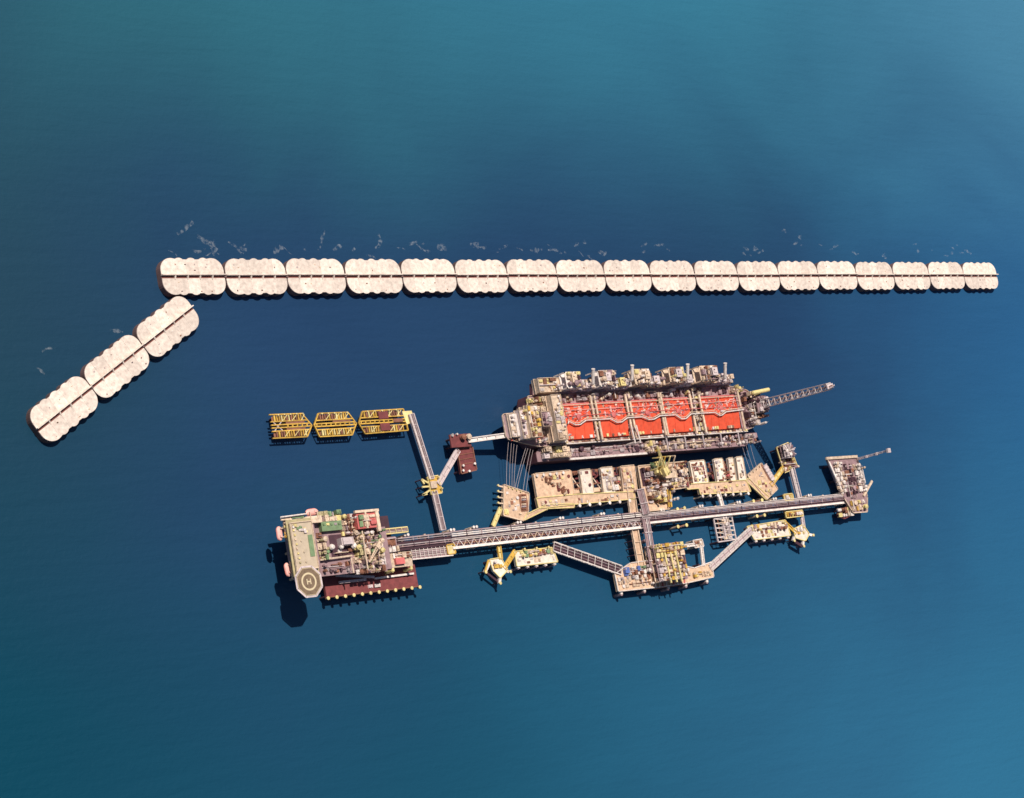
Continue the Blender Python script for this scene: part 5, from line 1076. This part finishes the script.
# bow plant and flare boom
fill(g, (561, -142, 586, -112), 22.28, 141, 4, (2, 10), ['cream_paint', 'pale_steel', 'mauve_steel', 'white_paint', 'rust_brown', 'dark_steel', 'cream_paint', 'white_paint'], empty=.15)
fill(g, (548, -112, 563, -105.3), 22.28, 142, 4.5, (4, 12), ['cream_paint', 'white_paint', 'pale_yellow'], empty=.1)
a = PS(752, 393, 36); b = PS(769, 389.5, 36); m = MB().lathe(a, b - a, [(0, .3), (.8, 1.8), ((b - a).length - .8, 1.8), ((b - a).length, .3)], 12)
for f in (.2, .8): e = a.lerp(b, f); m.box(e.x - .6, e.x + .6, e.y - 1.5, e.y + 1.5, 22.2, 35)
m.build('knock_out_drum', 'pale_yellow', g)
A, B = PS(766, 403, 34), PS(829, 386.5, 108)
d = (B - A); L = d.length; d.normalize(); s = d.cross(Vector((0, 0, 1))).normalized(); u = s.cross(d); hw0, hw1 = 3.6, 2.7
fb = MB()
cs = [(1, 1), (-1, 1), (-1, -1), (1, -1)]
def cp(i, t): w = hw0 + (hw1 - hw0) * t; return A + d * (L * t) + s * (cs[i % 4][0] * w) + u * (cs[i % 4][1] * w)
for i in range(4): fb.bar(cp(i, 0), cp(i, 1), .8, .8)
flare = fb.build('flare_boom', 'pale_steel', g)
nb = 11
for j in range(nb + 1):
    m = MB()
    for i in range(4): m.bar(cp(i, j / nb), cp(i + 1, j / nb), .6, .6)
    if j < nb:
        for i in range(4): m.bar(cp(i, j / nb), cp(i + 1, (j + 1) / nb), .45, .45)
    m.build('boom_bay', ['pale_steel', 'white_paint'][j % 2], flare)
MB().tube(A - d * 2, B + d * 4, .7, 8).build('flare_pipe', 'rust_brown', flare); MB().tube(A - d * 2 + s * 1.8, B + d * 3 + s * 1.8, .5, 8).build('flare_pipe', 'mauve_steel', flare)
m = MB(); m.bar(B - s * 4 + d, B + s * 4 + d, 4, 1); m.bar(B - s * 3 - u * 2 + d, B + d * 6, .7, .7); m.bar(B + s * 3 - u * 2 + d, B + d * 6, .7, .7); m.build('flare_tip_deck', 'pale_steel', flare)
m = MB(); 
for i in range(4): e = cp(i, 0); m.tube((e.x, e.y, 22.2), (e.x, e.y, e.z), .6, 8)
m.build('boom_base', 'pale_steel', g)
fill(g, (A.x - 8, A.y - 7, A.x + 4, A.y + 7), 31.0, 143, 4.5, (1, 4), ['pale_steel', 'white_paint', 'mauve_steel'], empty=.2)
MB().box(A.x - 8.5, A.x + 4.5, A.y - 7.5, A.y + 7.5, 30, 31.02).build('boom_platform', 'mauve_steel', g)
for x in (A.x - 8, A.x + 4):
    for y in (A.y - 7, A.y + 7): piece('post', 'pile', 'pale_steel', g, (x, y, 22.2), (0, 0, 0), (1, 1, 8))

g.location = (430 - 3, -126.3, 0)

# ------------------------------------------------------------------ mooring lines
def line(a, b, za, zb, label, grp):
    A, B = P(*a, za), P(*b, zb); n = 8; pts = []
    for i in range(n + 1):
        t = i / n; p = A.lerp(B, t); p.z -= 1.6 * 4 * t * (1 - t) * .5; pts.append(p)
    c = B; o = MB().path(pts, .13, 5).build('mooring_line', 'pale_steel'); tag(o, label, 'rope', grp)
for i, (a, b) in enumerate((((508.5, 442), (506.5, 486)), ((511.5, 443), (509.5, 487)), ((514, 444), (512, 488)), ((517, 445), (514, 488.5)), ((526, 447), (514.8, 488.8)), ((528, 448), (517, 489.5)), ((530.5, 449), (523, 491.5)), ((533, 450), (526, 492.5)))):
    line(a, b, 21, ZB + .9, 'thin pale mooring rope from the ship stern to the stern dolphin', 'stern mooring ropes')
for a, b in (((740, 437), (751, 472)), ((744, 436.5), (754, 470)), ((748.5, 436), (757, 467.5))):
    line(a, b, 20, ZB + .9, 'thin pale mooring rope from the ship bow to the askew bow dolphin', 'bow mooring ropes')

# ------------------------------------------------------------------ foam wisps drifting along the outer face of the breakwater
rn = random.Random(5); m = MB()
def wisp(px, py, n, w, dirx=1.0, wig=.9):
    p = P(px, py, .05); an = rn.uniform(-.25, .2) + (0 if dirx > 0 else math.pi / 2.2); prev = None
    for i in range(n):
        an += rn.uniform(-wig, wig) * .6; step = rn.uniform(1.3, 3.2); ww = 2.3 * w * rn.uniform(.3, 1) * (1 - abs(i / n - .5))
        s = Vector((-math.sin(an), math.cos(an), 0)) * ww; cur = (p + s, p - s)
        if prev: m.add([prev[0], prev[1], cur[1], cur[0]], [(0, 1, 2, 3)])
        prev = cur; p = p + Vector((math.cos(an), math.sin(an), 0)) * step
for px, py, n, w, dx in ((177, 234, 9, 1.2, 1), (197, 236, 10, 1.4, 1), (214, 256, 7, 1.6, -1), (228, 242, 8, .9, 1), (275, 254, 6, 1.4, -1), (318, 250, 9, .7, 1), (333, 250, 5, 1.2, 1), (375, 248, 7, 1.1, 1), (409, 244, 5, 1.6, 1), (416, 244, 9, .9, 1), (437, 247, 6, 1.8, 1), (470, 244, 4, 1.7, 1), (530, 250, 6, 1.2, 1), (548, 250, 8, .8, 1), (574, 246, 4, 1.1, 1), (583, 242, 3, 1.6, 1), (598, 252, 5, 1.3, 1), (641, 247, 5, 1.2, 1), (655, 246, 6, .8, 1), (743, 247, 5, .9, 1), (753, 250, 5, 1.5, 1), (798, 237, 3, 1.6, 1), (830, 250, 8, .8, 1), (882, 256, 4, 1.4, 1), (917, 252, 3, 1.4, 1), (951, 252, 3, 1.4, 1), (782, 231, 3, 1, 1), (42, 352, 6, .7, -1), (36, 368, 5, .9, 1), (110, 330, 6, .8, 1)):
    wisp(px, py, n, w, dx)
for i in range(46): wisp(rn.uniform(165, 985), rn.uniform(243, 256), rn.randint(2, 5), rn.uniform(.3, .9))
o = m.build('sea_foam', 'foam'); o['kind'] = 'stuff'; o['label'] = 'thin white foam wisps drifting beside the breakwater'; o['category'] = 'foam'
